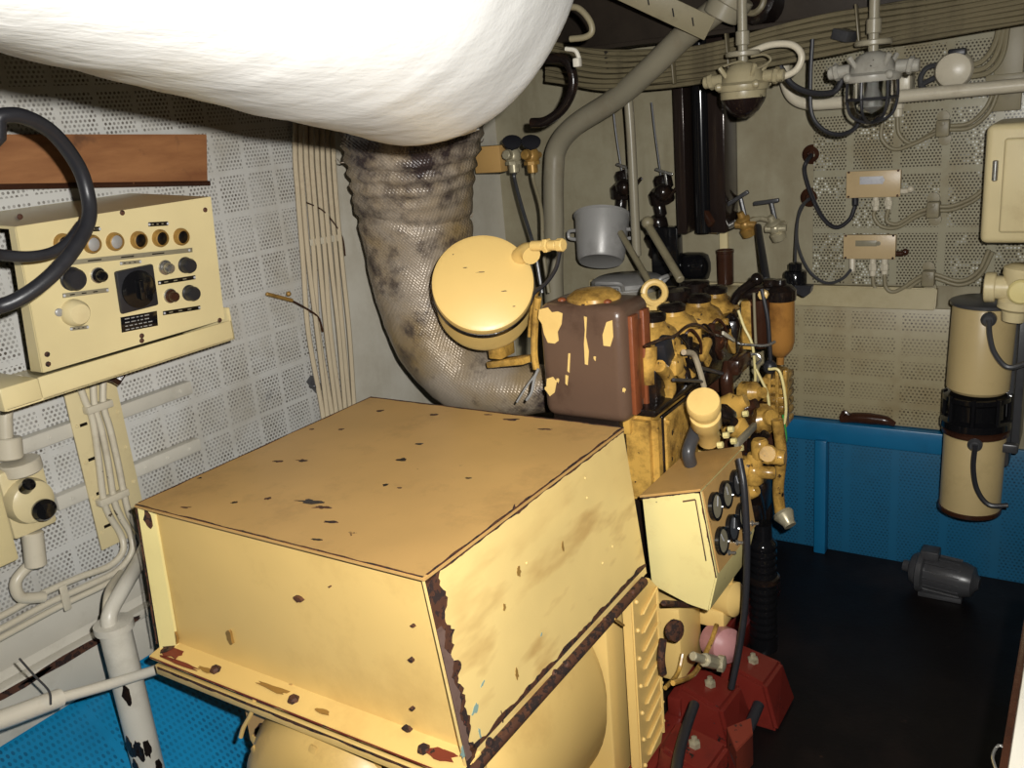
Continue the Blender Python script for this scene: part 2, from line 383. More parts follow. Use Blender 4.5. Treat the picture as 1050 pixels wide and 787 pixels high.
# ---- perforated sheets
one('perforated_panel', 'large white perforated sheet lining the side wall behind the control console', 'panel',
    MB().box((WX+.001, .1, .66), (WX+.012, 2.18, 2.1), .002), 'perf_left')
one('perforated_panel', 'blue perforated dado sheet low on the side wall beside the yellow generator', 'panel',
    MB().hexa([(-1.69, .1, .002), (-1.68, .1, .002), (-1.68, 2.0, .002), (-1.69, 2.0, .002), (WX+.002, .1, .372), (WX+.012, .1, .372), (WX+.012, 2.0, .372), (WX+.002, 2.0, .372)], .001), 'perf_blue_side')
one('kick_plate', 'off-white peeling plate between the blue sheet and the conduits', 'plate',
    MB().box((WX, .1, .37), (WX+.03, 2.2, .56), .004), 'white_paint')
a = at(845, 130, Y=WY-.014); 
one('perforated_panel', 'dingy perforated sheet with two small junction boxes on it', 'panel',
    MB().box((-.87, WY-.014, 1.06), (.3, WY-.001, 1.93), .002), 'perf_back')
one('perforated_panel', 'tan perforated sheet between the cream ledge and the blue dado', 'panel',
    MB().box((-1.5, WY-.014, .545), (-.3, WY-.001, .98), .002), 'perf_low')
# blue dado with top rail and post
t = Thing('blue_dado', 'blue perforated dado with rail and post under the tan sheet', 'panel')
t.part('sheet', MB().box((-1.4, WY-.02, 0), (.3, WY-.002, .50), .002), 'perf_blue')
t.part('top_rail', MB().box((-1.4, WY-.05, .46), (-.30, WY-.002, .54), .006), 'blue')
pp_ = at(842, 500, Y=WY-.05)
t.part('post', MB().box((pp_.x-.022, WY-.07, 0), (pp_.x+.022, WY-.021, .47), .005), 'blue')
t.done()
# ledge on the end wall
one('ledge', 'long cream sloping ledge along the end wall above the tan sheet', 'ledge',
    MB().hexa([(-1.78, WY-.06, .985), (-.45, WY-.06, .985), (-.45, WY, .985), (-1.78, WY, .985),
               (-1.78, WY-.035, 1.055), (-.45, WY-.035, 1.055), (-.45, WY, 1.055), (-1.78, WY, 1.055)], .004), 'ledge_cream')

# ================================================================== WHITE DUCT
def duct():
    near = Vector((-.616, -.25, 2.345)); far = Vector((-1.18, 1.51, 2.055)); ax, u, v = basis(far-near); L = (far-near).length
    mb = MB(); st = []
    for i in range(60): t = i/59; st.append((near.lerp(far, t), .38-.03*t, t*L))
    for k in range(1, 13):
        a_ = k/12*PI/2; st.append((far+ax*.17*math.sin(a_), .351*max(math.cos(a_), 0)**.7, L+.17*math.sin(a_)))
    seg = 72; vs = []; fs = []
    for c, r, h in st:
        for k in range(seg):
            an = 2*PI*k/seg; d = u*math.cos(an)+v*math.sin(an)
            nn = noise.noise(Vector((h*2.2, math.cos(an)*1.3, math.sin(an)*1.3)))*.022+noise.noise(Vector((h*14, math.cos(an)*2.2, math.sin(an)*2.2)))*.006
            vs.append(c+d*max(r*(1+nn*1.6), .0005))
    n = len(st)
    for i in range(n-1):
        for k in range(seg): fs.append((i*seg+k, (i+1)*seg+k, (i+1)*seg+(k+1) % seg, i*seg+(k+1) % seg))
    fs.append(tuple(range(seg))); fs.append(tuple((n-1)*seg+k for k in range(seg)))
    mb.add(vs, fs)
    # overlapped edge of the wrap, hanging at the far end
    c0 = at(448, 143, Y=1.62)
    mb.lathe([(.0, -.016), (.06, -.014), (.095, .0), (.09, .02), (.0, .03)], c0+Vector((0, 0, .025)), (.1, .1, 1), 40)
    return mb
t = Thing('lagged_silencer', 'huge white plaster-lagged silencer slung above the yellow generator', 'silencer')
t.part('lagged_silencer', duct(), 'duct'); t.done(single=True, ang=70)

# ================================================================== EXHAUST
def swell(path_, radii, seg=40, n=8, amp=.06, crease=()):
    mb = MB(); mb.tube(path_, radii, seg, True, 0, n)
    return mb
def exhaust():
    Yv = 2.32
    P = [at(432, 60, Y=2.2), at(422, 140, Y=2.24), at(424, 200, Y=2.28), at(430, 260, Y=2.3), at(440, 315, Y=2.3), at(452, 352, Y=2.3), at(478, 384, Y=2.3), at(515, 396, Y=2.3), at(550, 398, Y=2.32), at(580, 398, Y=2.36)]
    R = [.22, .215, .188, .174, .16, .146, .125, .098, .08, .07]
    mb = MB(); mb.tube(P, R, 48, True, 0, 14)
    vs = mb.v; seg = 48; rings = len(vs)//seg
    for i in range(rings):
        c = sum((vs[i*seg+k] for k in range(seg)), Vector())/seg
        for k in range(seg):
            d = vs[i*seg+k]-c; p = vs[i*seg+k]
            z = p.z
            w = .05*noise.noise(p*7)+.022*noise.noise(p*22)
            if z > 1.47: w += .035*math.sin(z*150+2.5*math.sin(p.x*9+p.y*5))*min(1, (z-1.47)*9)
            w += -.07*math.exp(-((z-1.46+.02*math.sin(p.x*14))/.012)**2)
            vs[i*seg+k] = c+d*(1+w)
    for q in range(9):   # frayed wire ends along the seams
        i = random.randrange(8, rings-40); k = random.randrange(seg); p = vs[i*seg+k]; c = sum((vs[i*seg+j] for j in range(seg)), Vector())/seg
        d = (p-c).normalized(); mb.tube([p-d*.004, p+d*.012, p+d*.02+Vector((0, 0, .012))], [.003, .002, .001], 6)
    return mb
t = Thing('exhaust_pipe', 'thick exhaust pipe in sooty silvered lagging, bending down behind the round yellow canister', 'pipe')
t.part('exhaust_pipe', exhaust(), 'lagging'); t.done(single=True, ang=60)

# ================================================================== GENERATOR
def generator():
    t = Thing('generator', 'big boxy yellow alternator with rust-chipped edges, below the white silencer', 'generator')
    z0, z1, y0, y1 = .615, 1.0, 1.065, 1.845
    TL, TR = -1.735, -.932; BL, BR = -1.78, -.888
    # top plate
    mb = MB().hexa([(TL-.004, y0-.012, z1-.008), (TR+.004, y0-.012, z1-.008), (TR+.004, y1, z1-.008), (TL-.004, y1, z1-.008),
                    (TL-.004, y0-.012, z1), (TR+.004, y0-.012, z1), (TR+.004, y1, z1), (TL-.004, y1, z1)], .002)
    N = (0, 0, 1)
    for (px, py, ru, rv) in ((285, 473, .02, .006), (310, 472, .024, .008), (412, 471, .018, .01), (318, 514, .05, .012), (330, 520, .03, .008), (340, 535, .035, .006), (430, 455, .015, .006), (395, 497, .008, .006), (410, 500, .007, .004), (240, 515, .01, .006), (275, 511, .012, .007), (205, 490, .01, .004), (445, 425, .02, .008), (525, 430, .04, .008), (390, 421, .02, .008), (480, 490, .012, .005), (350, 440, .014, .006), (320, 440, .01, .005), (560, 440, .03, .005), (190, 520, .02, .004), (325, 553, .02, .004), (500, 425, .02, .004)):
        p = at(px, py, Z=z1); mb.blob(p, (1, .25, 0), (0, 1, 0), N, ru*.62, rv*.8, random.choice([1, 2, 1]), 20, jag=.5)
    mb.ragged((TR+.003, y0, z1), (TR+.003, y1, z1), N, .001, .009, 1, 70, side=(-1, 0, 0))
    mb.ragged((TL, y0-.011, z1), (TR, y0-.011, z1), N, .0, .006, 1, 70, side=(0, 1, 0))
    mb.ragged((TL, y1-.001, z1), (TR, y1-.001, z1), N, .0, .009, 1, 50, side=(0, -1, 0))
    mb.ragged((TL-.003, y0, z1), (TL-.003, y1, z1), N, .0, .006, 1, 50, side=(1, 0, 0))
    t.part('top_plate', mb, ['yellow_top', 'rust', 'black_oily'], label='dusty brownish-yellow top plate with black smears')
    # front: recessed panel with side flange and bolted bottom ledge
    mb = MB()
    mb.hexa([(BL+.008, y0+.028, z0), (BR-.004, y0+.028, z0), (BR-.004, y0+.034, z0), (BL+.008, y0+.034, z0),
             (TL+.008, y0+.016, z1-.009), (TR-.004, y0+.016, z1-.009), (TR-.004, y0+.022, z1-.009), (TL+.008, y0+.022, z1-.009)], 0)
    for (px, py, r) in ((308, 613, .011), (425, 640, .004), (340, 600, .002), (423, 675, .006), (424, 725, .005), (418, 745, .01)):
        mb.blob(at(px, py, Y=y0+.02), (1, 0, 0), (0, 0, 1), (0, -1, .03), r, r*.6, 1, th=.008)
    for (px, py, r) in ((237, 652, .016), (180, 650, .02)): mb.blob(at(px, py, Y=y0+.024), (1, 0, 0), (0, 0, 1), (0, -1, .03), r*.6, r, 2, th=.006)
    t.part('front_panel', mb, ['yellow', 'rust', 'brass'])
    mb = MB().hexa([(BL, y0-.004, z0), (BL+.035, y0+.02, z0), (BL+.035, y0+.026, z0), (BL, y0+.03, z0), (TL, y0-.008, z1-.008), (TL+.03, y0+.012, z1-.008), (TL+.03, y0+.018, z1-.008), (TL, y0+.03, z1-.008)], .001)
    mb.ragged((BL+.001, y0-.006, z0+.02), (TL+.001, y0-.010, z1-.01), (0, -1, 0), .0, .004, 1, 40, side=(-1, 0, 0), th=.003)
    mb.blob((TL+.02, y0+.001, z1-.035), (1, .6, 0), (0, 0, 1), (.4, -1, 0), .008, .02, 1, th=.004)
    t.part('side_flange', mb, ['yellow_pale', 'rust'])
    mb = MB().hexa([(BL-.005, y0-.03, z0-.008), (BR+.004, y0-.03, z0-.008), (BR+.004, y0+.034, z0-.008), (BL-.005, y0+.034, z0-.008),
                    (BL-.005, y0-.03, z0), (BR+.004, y0-.03, z0), (BR+.004, y0+.034, z0+.012), (BL-.005, y0+.034, z0+.012)], .001)
    for (x, y, rx, ry, m) in ((-1.73, y0+.0, .035, .018, 1), (-1.76, y0+.01, .015, .02, 2), (-.95, y0+.0, .03, .016, 1), (-1.4, y0+.004, .05, .007, 3), (-1.6, y0-.012, .03, .006, 3), (-1.25, y0-.006, .02, .006, 3), (-1.68, y0-.02, .06, .006, 1)):
        zz = z0+.012*max(0, (y-(y0-.03))/.064)+.0006
        mb.blob((x, y, zz), (1, 0, 0), (0, 1, 0), (0, -.18, 1), rx, ry, m, th=.002)
    mb.ragged((BL, y0-.031, z0-.001), (BR, y0-.031, z0-.001), (0, -1, 0), .001, .006, 1, 80, side=(0, 0, -1))
    led = t.part('bottom_ledge', mb, ['yellow', 'rust_red', 'rust', 'brass'])
    for x in (-1.58, -1.335, -.99):
        t.part('bolt', MB().lathe([(.013, 0), (.013, .006), (.009, .011), (0, .011)], (x, y0-.004, z0+.003), (0, -.15, 1), 6), 'rust', led)
    mb = MB().box((BL+.01, y0-.03, z0-.045), (BR, y0-.02, z0-.02), .002)
    mb.ragged((BL+.02, y0-.0305, z0-.022), (BR, y0-.0305, z0-.022), (0, -1, 0), .002, .01, 1, 60, side=(0, 0, -1))
    t.part('lower_flange', mb, ['yellow', 'rust'])
    # right side
    p = [Vector((BR, y0-.006, z0)), Vector((BR, y1, z0)), Vector((TR, y1, z1-.008)), Vector((TR, y0-.006, z1-.008))]
    nr = Vector((1, 0, (BR-TR)/(z1-z0)*1.0)).normalized()
    mb = MB().slab(p, (-.008, 0, 0), .001)
    up = (p[3]-p[0]).normalized()
    mb.ragged(p[3]+nr*.0005, p[0]+nr*.0005, nr, .012, .055, 1, 60, side=(0, 1, 0))
    mb.ragged(p[3].lerp(p[0], .25)+nr*.0022, p[3].lerp(p[0], .95)+nr*.0022, nr, .004, .028, 6, 40, side=(0, 1, 0))
    mb.ragged(p[2]+nr*.0005, p[3]+nr*.0005, nr, .0, .008, 1, 80, side=-up)
    mb.ragged(p[0]+up*.02+nr*.0005, p[1]+up*.02+nr*.0005, nr, .002, .02, 1, 70, side=up)
    def on(px, py):
        q = at(px, py, X=-.91)
        for _ in range(4): q = at(px, py, X=BR+(TR-BR)*(q.z-z0)/(z1-z0))
        return q+nr*.0006
    for (px, py, ru, rv, m) in ((532, 585, .014, .022, 2), (577, 560, .012, .018, 2), (517, 622, .01, .012, 2), (490, 640, .05, .03, 4), (520, 670, .03, .02, 4), (500, 690, .03, .02, 4), (455, 590, .01, .03, 4), (527, 520, .012, .008, 1), (495, 700, .016, .005, 3), (487, 727, .02, .012, 3), (475, 745, .012, .018, 5), (492, 752, .006, .025, 3), (530, 690, .012, .02, 2), (475, 770, .02, .02, 3), (580, 620, .02, .01, 4), (600, 600, .03, .02, 4), (545, 660, .012, .01, 4), (555, 650, .01, .004, 3), (575, 510, .006, .003, 4), (520, 605, .03, .05, 4), (480, 690, .02, .03, 4), (515, 735, .008, .02, 1)):
        if m != 4: mb.blob(on(px, py), (0, 1, .5), up, nr, ru*.45, rv*.5, m, 22, th=.0008, jag=.45)
    for (px, py) in ((540, 577), (600, 490), (602, 510), (628, 560), (618, 577)): mb.ball(on(px, py), .0035, 8, .5, nr, 0)
    t.part('side_panel', mb, ['yellow_side', 'rust', 'brass', 'teal_chip', 'yellow_top', 'rust_red', 'bare_steel'], label='side panel with smeared dirt and flaking corner')
    mb = MB().slab([(BL, y0+.03, z0), (BL, y1, z0), (TL, y1, z1-.008), (TL, y0+.03, z1-.008)], (.008, 0, 0), .001)
    t.part('side_panel', mb, 'yellow')
    mb = MB().slab([(BL+.01, y1-.008, z0), (BR-.01, y1-.008, z0), (TR-.01, y1-.008, z1-.009), (TL+.01, y1-.008, z1-.009)], (0, .008, 0), .001)
    t.part('rear_panel', mb, 'yellow')
    # rusty bar under the right side panel
    mb = MB().tube([(BR+.004, y0-.05, z0-.006), (BR+.004, y1-.03, z0-.006)], .0125, 10, smooth=False)
    for i in range(14):
        y = y0+.05+random.random()*.7; mb.ball((BR+.004+random.uniform(-.004, .006), y, z0-.004+random.uniform(-.004, .012)), random.uniform(.006, .011), 8)
    mb.bar(at(630, 634, X=BR+.016), at(640, 641, X=BR+.016), .006, .006, mi=1)
    t.part('edge_bar', mb, ['rust', 'brass'], label='rust-brown bar along the lower edge of the side panel')
    # machine body below
    mb = MB().lathe([(.24, 0), (.31, .02), (.335, .05), (.34, .1), (.34, .46), (.32, .5)], (-1.255, 1.18, .345), (0, 1, 0), 56)
    t.part('stator_drum', mb, 'yellow')
    mb = MB().box((-1.52, 1.12, .02), (-.925, 1.17, .56), .012)
    t.part('end_plate', mb, 'yellow')
    mb = MB().box((-1.60, 1.70, .06), (-.935, 1.845, .61), .01)
    t.part('end_frame', mb, 'yellow')
    # louvred cover at the coupling end
    c0 = Vector((-.912, 1.86, .0))
    mb = MB().slab([(-.912, 1.742, .09), (-.912, 1.87, .09), (-.912, 1.897, .14), (-.912, 1.897, .55), (-.912, 1.85, .60), (-.912, 1.742, .605)], (.03, 0, 0), .004)
    for i in range(9):
        z = .115+i*.052
        mb.bar((-.880, 1.785, z), (-.880, 1.875, z+.03), .004, .018, up=(1, 0, .9), bev=.001)
    for i in range(7): mb.ball((-.88, 1.762, .1+i*.08), .006, 8); mb.ball((-.88, 1.888, .15+i*.06), .004, 8)
    mb.tube([(-.879, 1.88, .12), (-.879, 1.88, .55)], .004, 6, smooth=False)
    t.part('louvred_cover', mb, 'yellow', label='narrow cover with slanted louvres')
    # bearing end bell toward the viewer
    c = at(305, 742, Y=1.03); c = Vector((c.x, 1.11, c.z-.25))
    mb = MB().lathe([(.24, .1), (.24, -.03), (.225, -.05), (.21, -.08), (.17, -.11), (.09, -.12), (.08, -.15), (.0, -.155)], c, (0, 1, 0), 48)
    mb.lathe([(.255, 0), (.255, -.018), (.24, -.02), (.235, 0)], c, (0, 1, 0), 48)
    for i in range(10):
        a_ = 2*PI*i/10+.2; mb.lathe([(.014, 0), (.014, -.014), (.0, -.016)], c+Vector((.238*math.cos(a_), -.02, .238*math.sin(a_))), (0, 1, 0), 6)
    for i in range(7):
        a_ = random.uniform(.4, 2.7); r_ = .238; mb.blob(c+Vector((r_*math.cos(a_), -.031, r_*math.sin(a_))), (math.sin(a_), 0, -math.cos(a_)), (math.cos(a_), 0, math.sin(a_)), (0, -1, 0), .03, .007, 1)
    for i in range(6):
        a_ = 2*PI*i/6+.35; mb.bar(c+Vector((.10*math.cos(a_), -.112, .10*math.sin(a_))), c+Vector((.21*math.cos(a_), -.072, .21*math.sin(a_))), .02, .022, up=(0, -1, 0))
    t.part('end_bell', mb, ['yellow_dim', 'rust'], label='rounded bearing end bell with bolted rim')
    mb = MB().slab([at(246, 700, Y=1.09), at(300, 700, Y=1.09), at(300, 760, Y=1.09), at(256, 760, Y=1.09)], (0, .02, 0), .003)
    gu = t.part('gusset', mb, 'yellow_top')
    t.part('lead_wire', MB().tube(path([(262, 712), (258, 730), (250, 745), (247, 755)], Y=1.045), .005, 8), 'yellow', gu)
    t.part('roof_panel', MB().box((-1.60, 1.10, .565), (-.93, 1.70, .61), .006), 'yellow')
    for sx in (-1.50, -1.02):
        t.part('foot', MB().box((sx-.08, 1.12, 0), (sx+.08, 1.8, .06), .006), 'yellow')
    t.done()
generator()

# ================================================================== DIESEL ENGINE
def engine():
    t = Thing('diesel_engine', 'oily yellow diesel engine with black-capped rocker covers behind the generator', 'engine')
    X0, X1, Y0, Y1 = -1.24, -1.03, 2.02, 2.86
    mb = MB().box((X0, Y0, .22), (X1, Y1, 1.0), .02)
    for i in range(5): mb.box((X1-.01, Y0+.06+i*.17, .5), (X1+.02, Y0+.10+i*.17, .96), .006)
    t.part('engine_block', mb, 'black_oily')
    t.part('flywheel_housing', MB().lathe([(.30, 0), (.31, .02), (.31, .12), (.29, .14)], (-1.335, 1.862, .52), (0, 1, 0), 48), 'yellow_oily')
    t.part('cylinder_head', MB().box((-1.22, Y0+.12, 1.0), (-1.03, Y1-.03, 1.07), .01), 'dark_brown')
    # rocker covers, each with a black filler cap
    caps = [(668.5, 325), (689, 315), (716, 306), (733, 297)]
    ys = []
    for (px, py) in caps:
        p = at(px, py, X=-1.05); ys.append(p)
    for i, p in enumerate(ys):
        r = .055
        mb = MB().lathe([(.088, -.16), (.09, -.10), (.082, -.065), (.064, -.035), (.04, -.02), (.036, -.008), (0, -.006)], p, (0, 0, 1), 28)
        mb.box((p.x-.16, p.y-.1, p.z-.16), (p.x+.055, p.y+.1, p.z-.06), .03, seg=4)
        mb.tube([p+Vector((.05, .0, -.13)), p+Vector((.075, .01, -.17)), p+Vector((.06, .02, -.25))], .024, 12)
        rc = t.part('rocker_cover', mb, 'yellow_oily')
        t.part('filler_cap', MB().lathe([(.030, -.012), (.040, -.008), (.041, .006), (.03, .013), (.0, .014)], p, (0, 0, 1), 18), 'black_oily', rc)
    # dark second row cap behind
    for (px, py) in ((692, 300), (712, 292)):
        p = at(px, py, X=-1.13); t.part('vent_cap', MB().lathe([(.04, -.10), (.04, -.03), (.05, -.02), (.05, .01), (.0, .015)], p, (0, 0, 1), 16), 'black_oily')
    # lifting eye
    p = at(671, 300, X=-1.16); ax, u, v = basis((.3, -1, 0))
    mb = MB().ring(p, .033, .011, (.45, -.9, .2), 20, 0, 2*PI); mb.box((p.x-.035, p.y-.015, p.z-.09), (p.x+.035, p.y+.015, p.z-.028), .01)
    t.part('lifting_eye', mb, 'yellow')
    # header tank
    ty = 1.99
    q = [at(549, 313, Y=ty), at(637, 307, Y=ty), at(637, 436, Y=ty), at(551, 430, Y=ty)]
    xa, xb = q[0].x, q[1].x; zt, zb = q[1].z-.02, q[2].z
    mb = MB().obox(((xa+xb)/2, ty+.085, (zt+zb)/2), (xb-xa, .17, zt-zb), None, .03, 0, 5)
    N = (0, -1, 0)
    # remaining flakes of yellow paint
    def fl(pts, mi=1):
        loop = [at(px, py, Y=ty-.0004) for px, py in pts]; mb.slab(loop, (0, -.0015, 0), 0, mi)
    fl([(553, 317), (562, 315), (566, 320), (572, 319), (577, 321), (576, 332), (572, 340), (573, 349), (569, 352), (562, 351), (558, 342), (556, 332), (552, 326)])
    fl([(599, 324), (602, 325), (601, 345), (604, 360), (603, 374), (600, 373), (599, 352), (600, 338)])
    fl([(622, 330), (628, 328), (629, 345), (626, 355), (619, 354), (618, 343)])
    fl([(583, 362), (585, 362), (584, 382), (582, 380)])
    fl([(561, 388), (567, 386), (571, 391), (569, 402), (564, 406), (560, 400)]); fl([(580, 384), (583, 385), (582, 395), (580, 393)])
    for (px, py) in ((610, 367), (572, 390), (640, 400), (560, 398)): mb.blob(at(px, py, Y=ty), (1, 0, 0), (0, 0, 1), N, .004, .006, 1)
    tank = t.part('header_tank', mb, ['tank_brown', 'yellow', 'rust_orange'], label='brown rusty header tank with patches of yellow paint')
    mb = MB().box((xb-.002, ty+.03, zb+.02), (xb+.012, ty+.07, zt-.03), .004); mb.box((xb-.002, ty+.10, zb+.02), (xb+.012, ty+.14, zt-.03), .004)
    mb.slab([(xb+.004, ty+.075, zb+.05), (xb+.004, ty+.095, zb+.05), (xb+.004, ty+.095, zt-.05), (xb+.004, ty+.075, zt-.05)], (.003, 0, 0))
    t.part('tank_rib', mb, 'rust_orange', tank)
    c = at(612, 300, Y=ty+.09); c.z = zt-.004
    t.part('filler_dome', MB().lathe([(.075, 0), (.072, .02), (.05, .035), (.02, .04), (0, .04)], (c.x-.01, ty+.09, zt-.012), (0, 0, 1), 28), 'yellow_oily', tank)
    for dx in (-.085, .05): t.part('bolt', MB().ball((c.x+dx, ty+.05, zt+.001), .012, 10, .6), 'rust_orange', tank)
    t.part('tank_bracket', MB().box((xa+.16, ty+.05, .90), (xb-.02, ty+.12, zb+.01), .006), 'yellow_oily', tank)
    # air cleaner canister
    c = at(495, 289, Y=2.02); d = Vector(c)-Vector(CAM); d.normalize()
    side = d.cross(Vector((0, 0, 1))).normalized(); upv = side.cross(d).normalized()
    ax = (d*math.cos(math.radians(21))-upv*math.sin(math.radians(21))).normalized(); R = .143
    mb = MB().lathe([(R*.96, .03), (R*.985, .04), (R*.985, .17), (R*1.0, .175), (R*.97, .20), (R*.8, .215), (0, .22)], c, ax, 56)
    ac = t.part('air_cleaner', mb, 'yellow', label='round yellow air cleaner canister')
    mb = MB().lathe([(0, -.002), (R*.9, -.001), (R*.985, .004), (R*1.0, .012), (R*1.0, .03), (R*.9, .032)], c, ax, 64)
    nr = -ax
    for (px, py, ru) in ((477, 276, .006), (493, 277, .012), (517, 295, .008), (465, 262, .002), (527, 312, .004)):
        pt = at(px, py, Y=2.02); pt = pt-ax*((pt-c).dot(ax))-ax*.0015; mb.blob(pt, side, upv, nr, ru, .0012, 1)
    t.part('lid', mb, ['yellow', 'rust'], ac)
    t.part('clamp_band', MB().lathe([(R*.95, .029), (R*1.014, .031), (R*1.016, .056), (R*.95, .060)], c, ax, 64), 'black_oily', ac)
    p0 = at(537, 258, Y=2.10); p1 = at(548, 253, Y=2.08)
    mb = MB().tube([at(528, 268, Y=2.13), at(540, 258, Y=2.10), at(545, 262, Y=2.08)], .026, 14)
    pa, pb = at(545, 252, Y=2.08), at(578, 251, Y=2.07)
    mb.cyl(pa, pa.lerp(pb, .4), .014); mb.cyl(pa.lerp(pb, .4), pa.lerp(pb, .55), .02, 6); mb.cyl(pa.lerp(pb, .55), pa.lerp(pb, .8), .014); mb.cyl(pa.lerp(pb, .8), pb, .018, 8)
    t.part('outlet_elbow', mb, 'yellow', ac)
    mb = MB().tube(path([(574, 258), (570, 275), (560, 290), (548, 300), (543, 312)], Y=2.09), .006, 8)
    t.part('hose', mb, 'black_rubber', ac)
    mb = MB().bar(at(506, 372, Y=2.16), at(543, 368, Y=2.12), .06, .02, bev=.004); mb.box(at(515, 366, Y=2.15)-Vector((.03, .03, .0)), at(515, 366, Y=2.17)+Vector((.03, .03, .05)), .006)
    mb.tube(path([(552, 305), (549, 330), (548, 360), (550, 378)], Y=2.05), .010, 8)
    mb.tube(path([(552, 295), (545, 320), (543, 345)], Y=2.1), .006, 8)
    t.part('support_bracket', mb, 'yellow_oily', ac)
    mb = MB().tube(path([(540, 410), (545, 402), (548, 388), (552, 378)], Y=2.02), .004, 8); mb.tube(path([(530, 412), (540, 396), (549, 384)], Y=2.02), .003, 8)
    t.part('drain_wire', mb, 'alu')
    # inlet plate, oily tray top and yellow side cover
    A = at(648, 437, X=-.98)
    yA, yB = 2.055, 2.36; xs = -.945
    mb = MB().hexa([(-1.05, yA, .70), (xs, yA, .70), (xs, yB, .70), (-1.05, yB, .70), (-1.05, yA, .955), (xs, yA, .955), (xs, yB, .955), (-1.05, yB, .955)], .018)
    cov = t.part('side_cover', mb, 'yellow_oily')
    mb = MB().box((xs-.004, yA+.05, .715), (xs+.010, yB-.03, .935), .016, seg=3)
    for (y, z) in ((yA+.06, .73), (yA+.06, .92), (yB-.04, .73), (yB-.04, .92)): mb.lathe([(.008, 0), (.008, .008), (0, .01)], (xs+.009, y, z), (1, 0, 0), 6)
    t.part('inspection_door', mb, 'yellow_oily', cov)
    t.part('gasket', MB().box((xs-.006, yA+.042, .707), (xs+.004, yB-.022, .943), .016, seg=3), 'black_oily', cov)
    mb = MB().box((-1.08, yA-.01, .955), (xs+.008, yB+.02, .975), .006); mb.box((-1.02, 2.10, .97), (-.955, 2.19, 1.075), .012)
    t.part('oily_tray', mb, 'black_oily')
    # oil filler with yellow cap
    c = at(721, 411, X=-.80); ax2 = Vector((-.18, .62, -.75)).normalized()
    mb = MB().lathe([(.0, -.002), (.040, 0), (.043, .006), (.043, .03), (.036, .034), (.034, .06), (.04, .065), (.04, .11), (.03, .13), (.03, .2)], c, ax2, 26)
    t.part('oil_filler', mb, 'yellow', label='yellow capped oil filler neck')
    # injection pump, injectors and pipes
    mb = MB()
    c = at(745, 350, X=-.98)
    mb.obox(at(720, 362, X=-1.0), (.12, .5, .16), None, .02)
    mb.obox(at(745, 340, X=-.99), (.10, .2, .12), ((.9, .2, .1), (-.2, .9, 0), (0, 0, 1)), .02)
    for i in range(5): mb.cyl(at(705+i*13, 345-i*3, X=-.965), at(705+i*13, 372-i*2, X=-.965), .016, 10)
    t.part('injection_pump', mb, 'black_oily')
    for i in range(5):
        p = at(688+i*14, 366-i*6, X=-.955)
        mb = MB().cyl(p+Vector((0, 0, .05)), p+Vector((0, 0, -.03)), .011, 10); mb.lathe([(.018, 0), (.018, .016), (.01, .02)], p, (0, 0, 1), 6)
        mb.bar(p+Vector((.012, -.02, .0)), p+Vector((.02, .03, -.06)), .012, .03)
        t.part('injector', mb, ['yellow_oily', 'black_oily', 'yellow_oily', 'dark_brown', 'yellow_oily'][i])
        mb = MB().tube([p+Vector((0, 0, .045)), p+Vector((.015, .02, .058)), p+Vector((.025, .06, .01)), p+Vector((.01, .09, -.06))], .004, 6)
        t.part('injector_pipe', mb, 'dark_brown' if i % 2 else 'black_oily')
    mb = MB().obox(at(682, 360, X=-.955), (.03, .055, .075), ((1, 0, 0), (0, .9, .35), (0, -.35, .9)), .006)
    t.part('solenoid', mb, 'black_rubber')
    mb = MB().tube(path([(664, 355), (664, 370), (665, 392)], X=-.985), .026, 14)
    mb.tube(path([(676, 375), (684, 385), (687, 398), (684, 404)], X=-.95), .018, 10)
    mb.tube(path([(698, 358), (706, 372), (708, 385)], X=-.95), .016, 10)
    mb.obox(at(693, 375, X=-.94), (.03, .06, .05), None, .012)
    mb.obox(at(722, 358, X=-.94), (.03, .08, .03), ((1, 0, 0), (0, .8, .5), (0, -.5, .8)), .01)
    t.part('manifold_branch', mb, 'yellow_oily')
    t.part('leak_off_pipe', MB().tube(path([(662, 354), (680, 347), (692, 344), (705, 334), (716, 333), (730, 342), (742, 345)], X=-.93), .0045, 8), 'dark_brown')
    t.part('fuel_hose', MB().tube(path([(701, 361), (711, 363), (717, 378), (722, 396)], X=-.90), .008, 8), 'cable_pale')
    mb = MB().cyl(at(690, 389, X=-.90), at(722, 391, X=-.90), .005, 8); mb.cyl(at(718, 377, X=-.91), at(750, 385, X=-.91), .006, 8)
    t.part('control_rod', mb, 'dark_grey')
    mb = MB().obox(at(737, 365, X=-1.0), (.10, .22, .20), None, .03); mb.ball(at(731, 350, X=-.96), .04, 14); mb.cyl(at(748, 335, X=-.96), at(755, 372, X=-.96), .03, 14)
    t.part('governor', mb, 'dark_brown')
    t.part('throttle_lever', MB().bar(at(741, 341, X=-.92), at(753, 349, X=-.92), .008, .012, mi=0), 'conduit')
    # fuel filters at the far end
    yf = 2.80
    mb = MB(); c1 = at(800, 304, Y=yf); c2 = at(800, 364, Y=yf); r = .045
    L = (c1-c2).length
    mb.lathe([(.012, -.03), (.012, -.006), (.022, 0), (r*.6, .006), (r*.85, .02), (r, .048), (r, L)], (c1.x, yf, c1.z-L), (0, 0, 1), 28)
    ff = t.part('fuel_filter', mb, 'amber', label='amber-brown fuel filter bowl')
    mb = MB().lathe([(r*1.08, -.01), (r*1.1, .0), (r*1.1, .022), (r*.8, .036), (.02, .04), (.018, .055), (0, .056)], (c1.x, yf, c1.z), (0, 0, 1), 24)
    mb.box((c1.x-.13, yf-.035, c1.z-.005), (c1.x, yf+.035, c1.z+.035), .01)
    t.part('filter_head', mb, 'black_oily', ff)
    c3 = at(779, 306, Y=yf-.03)
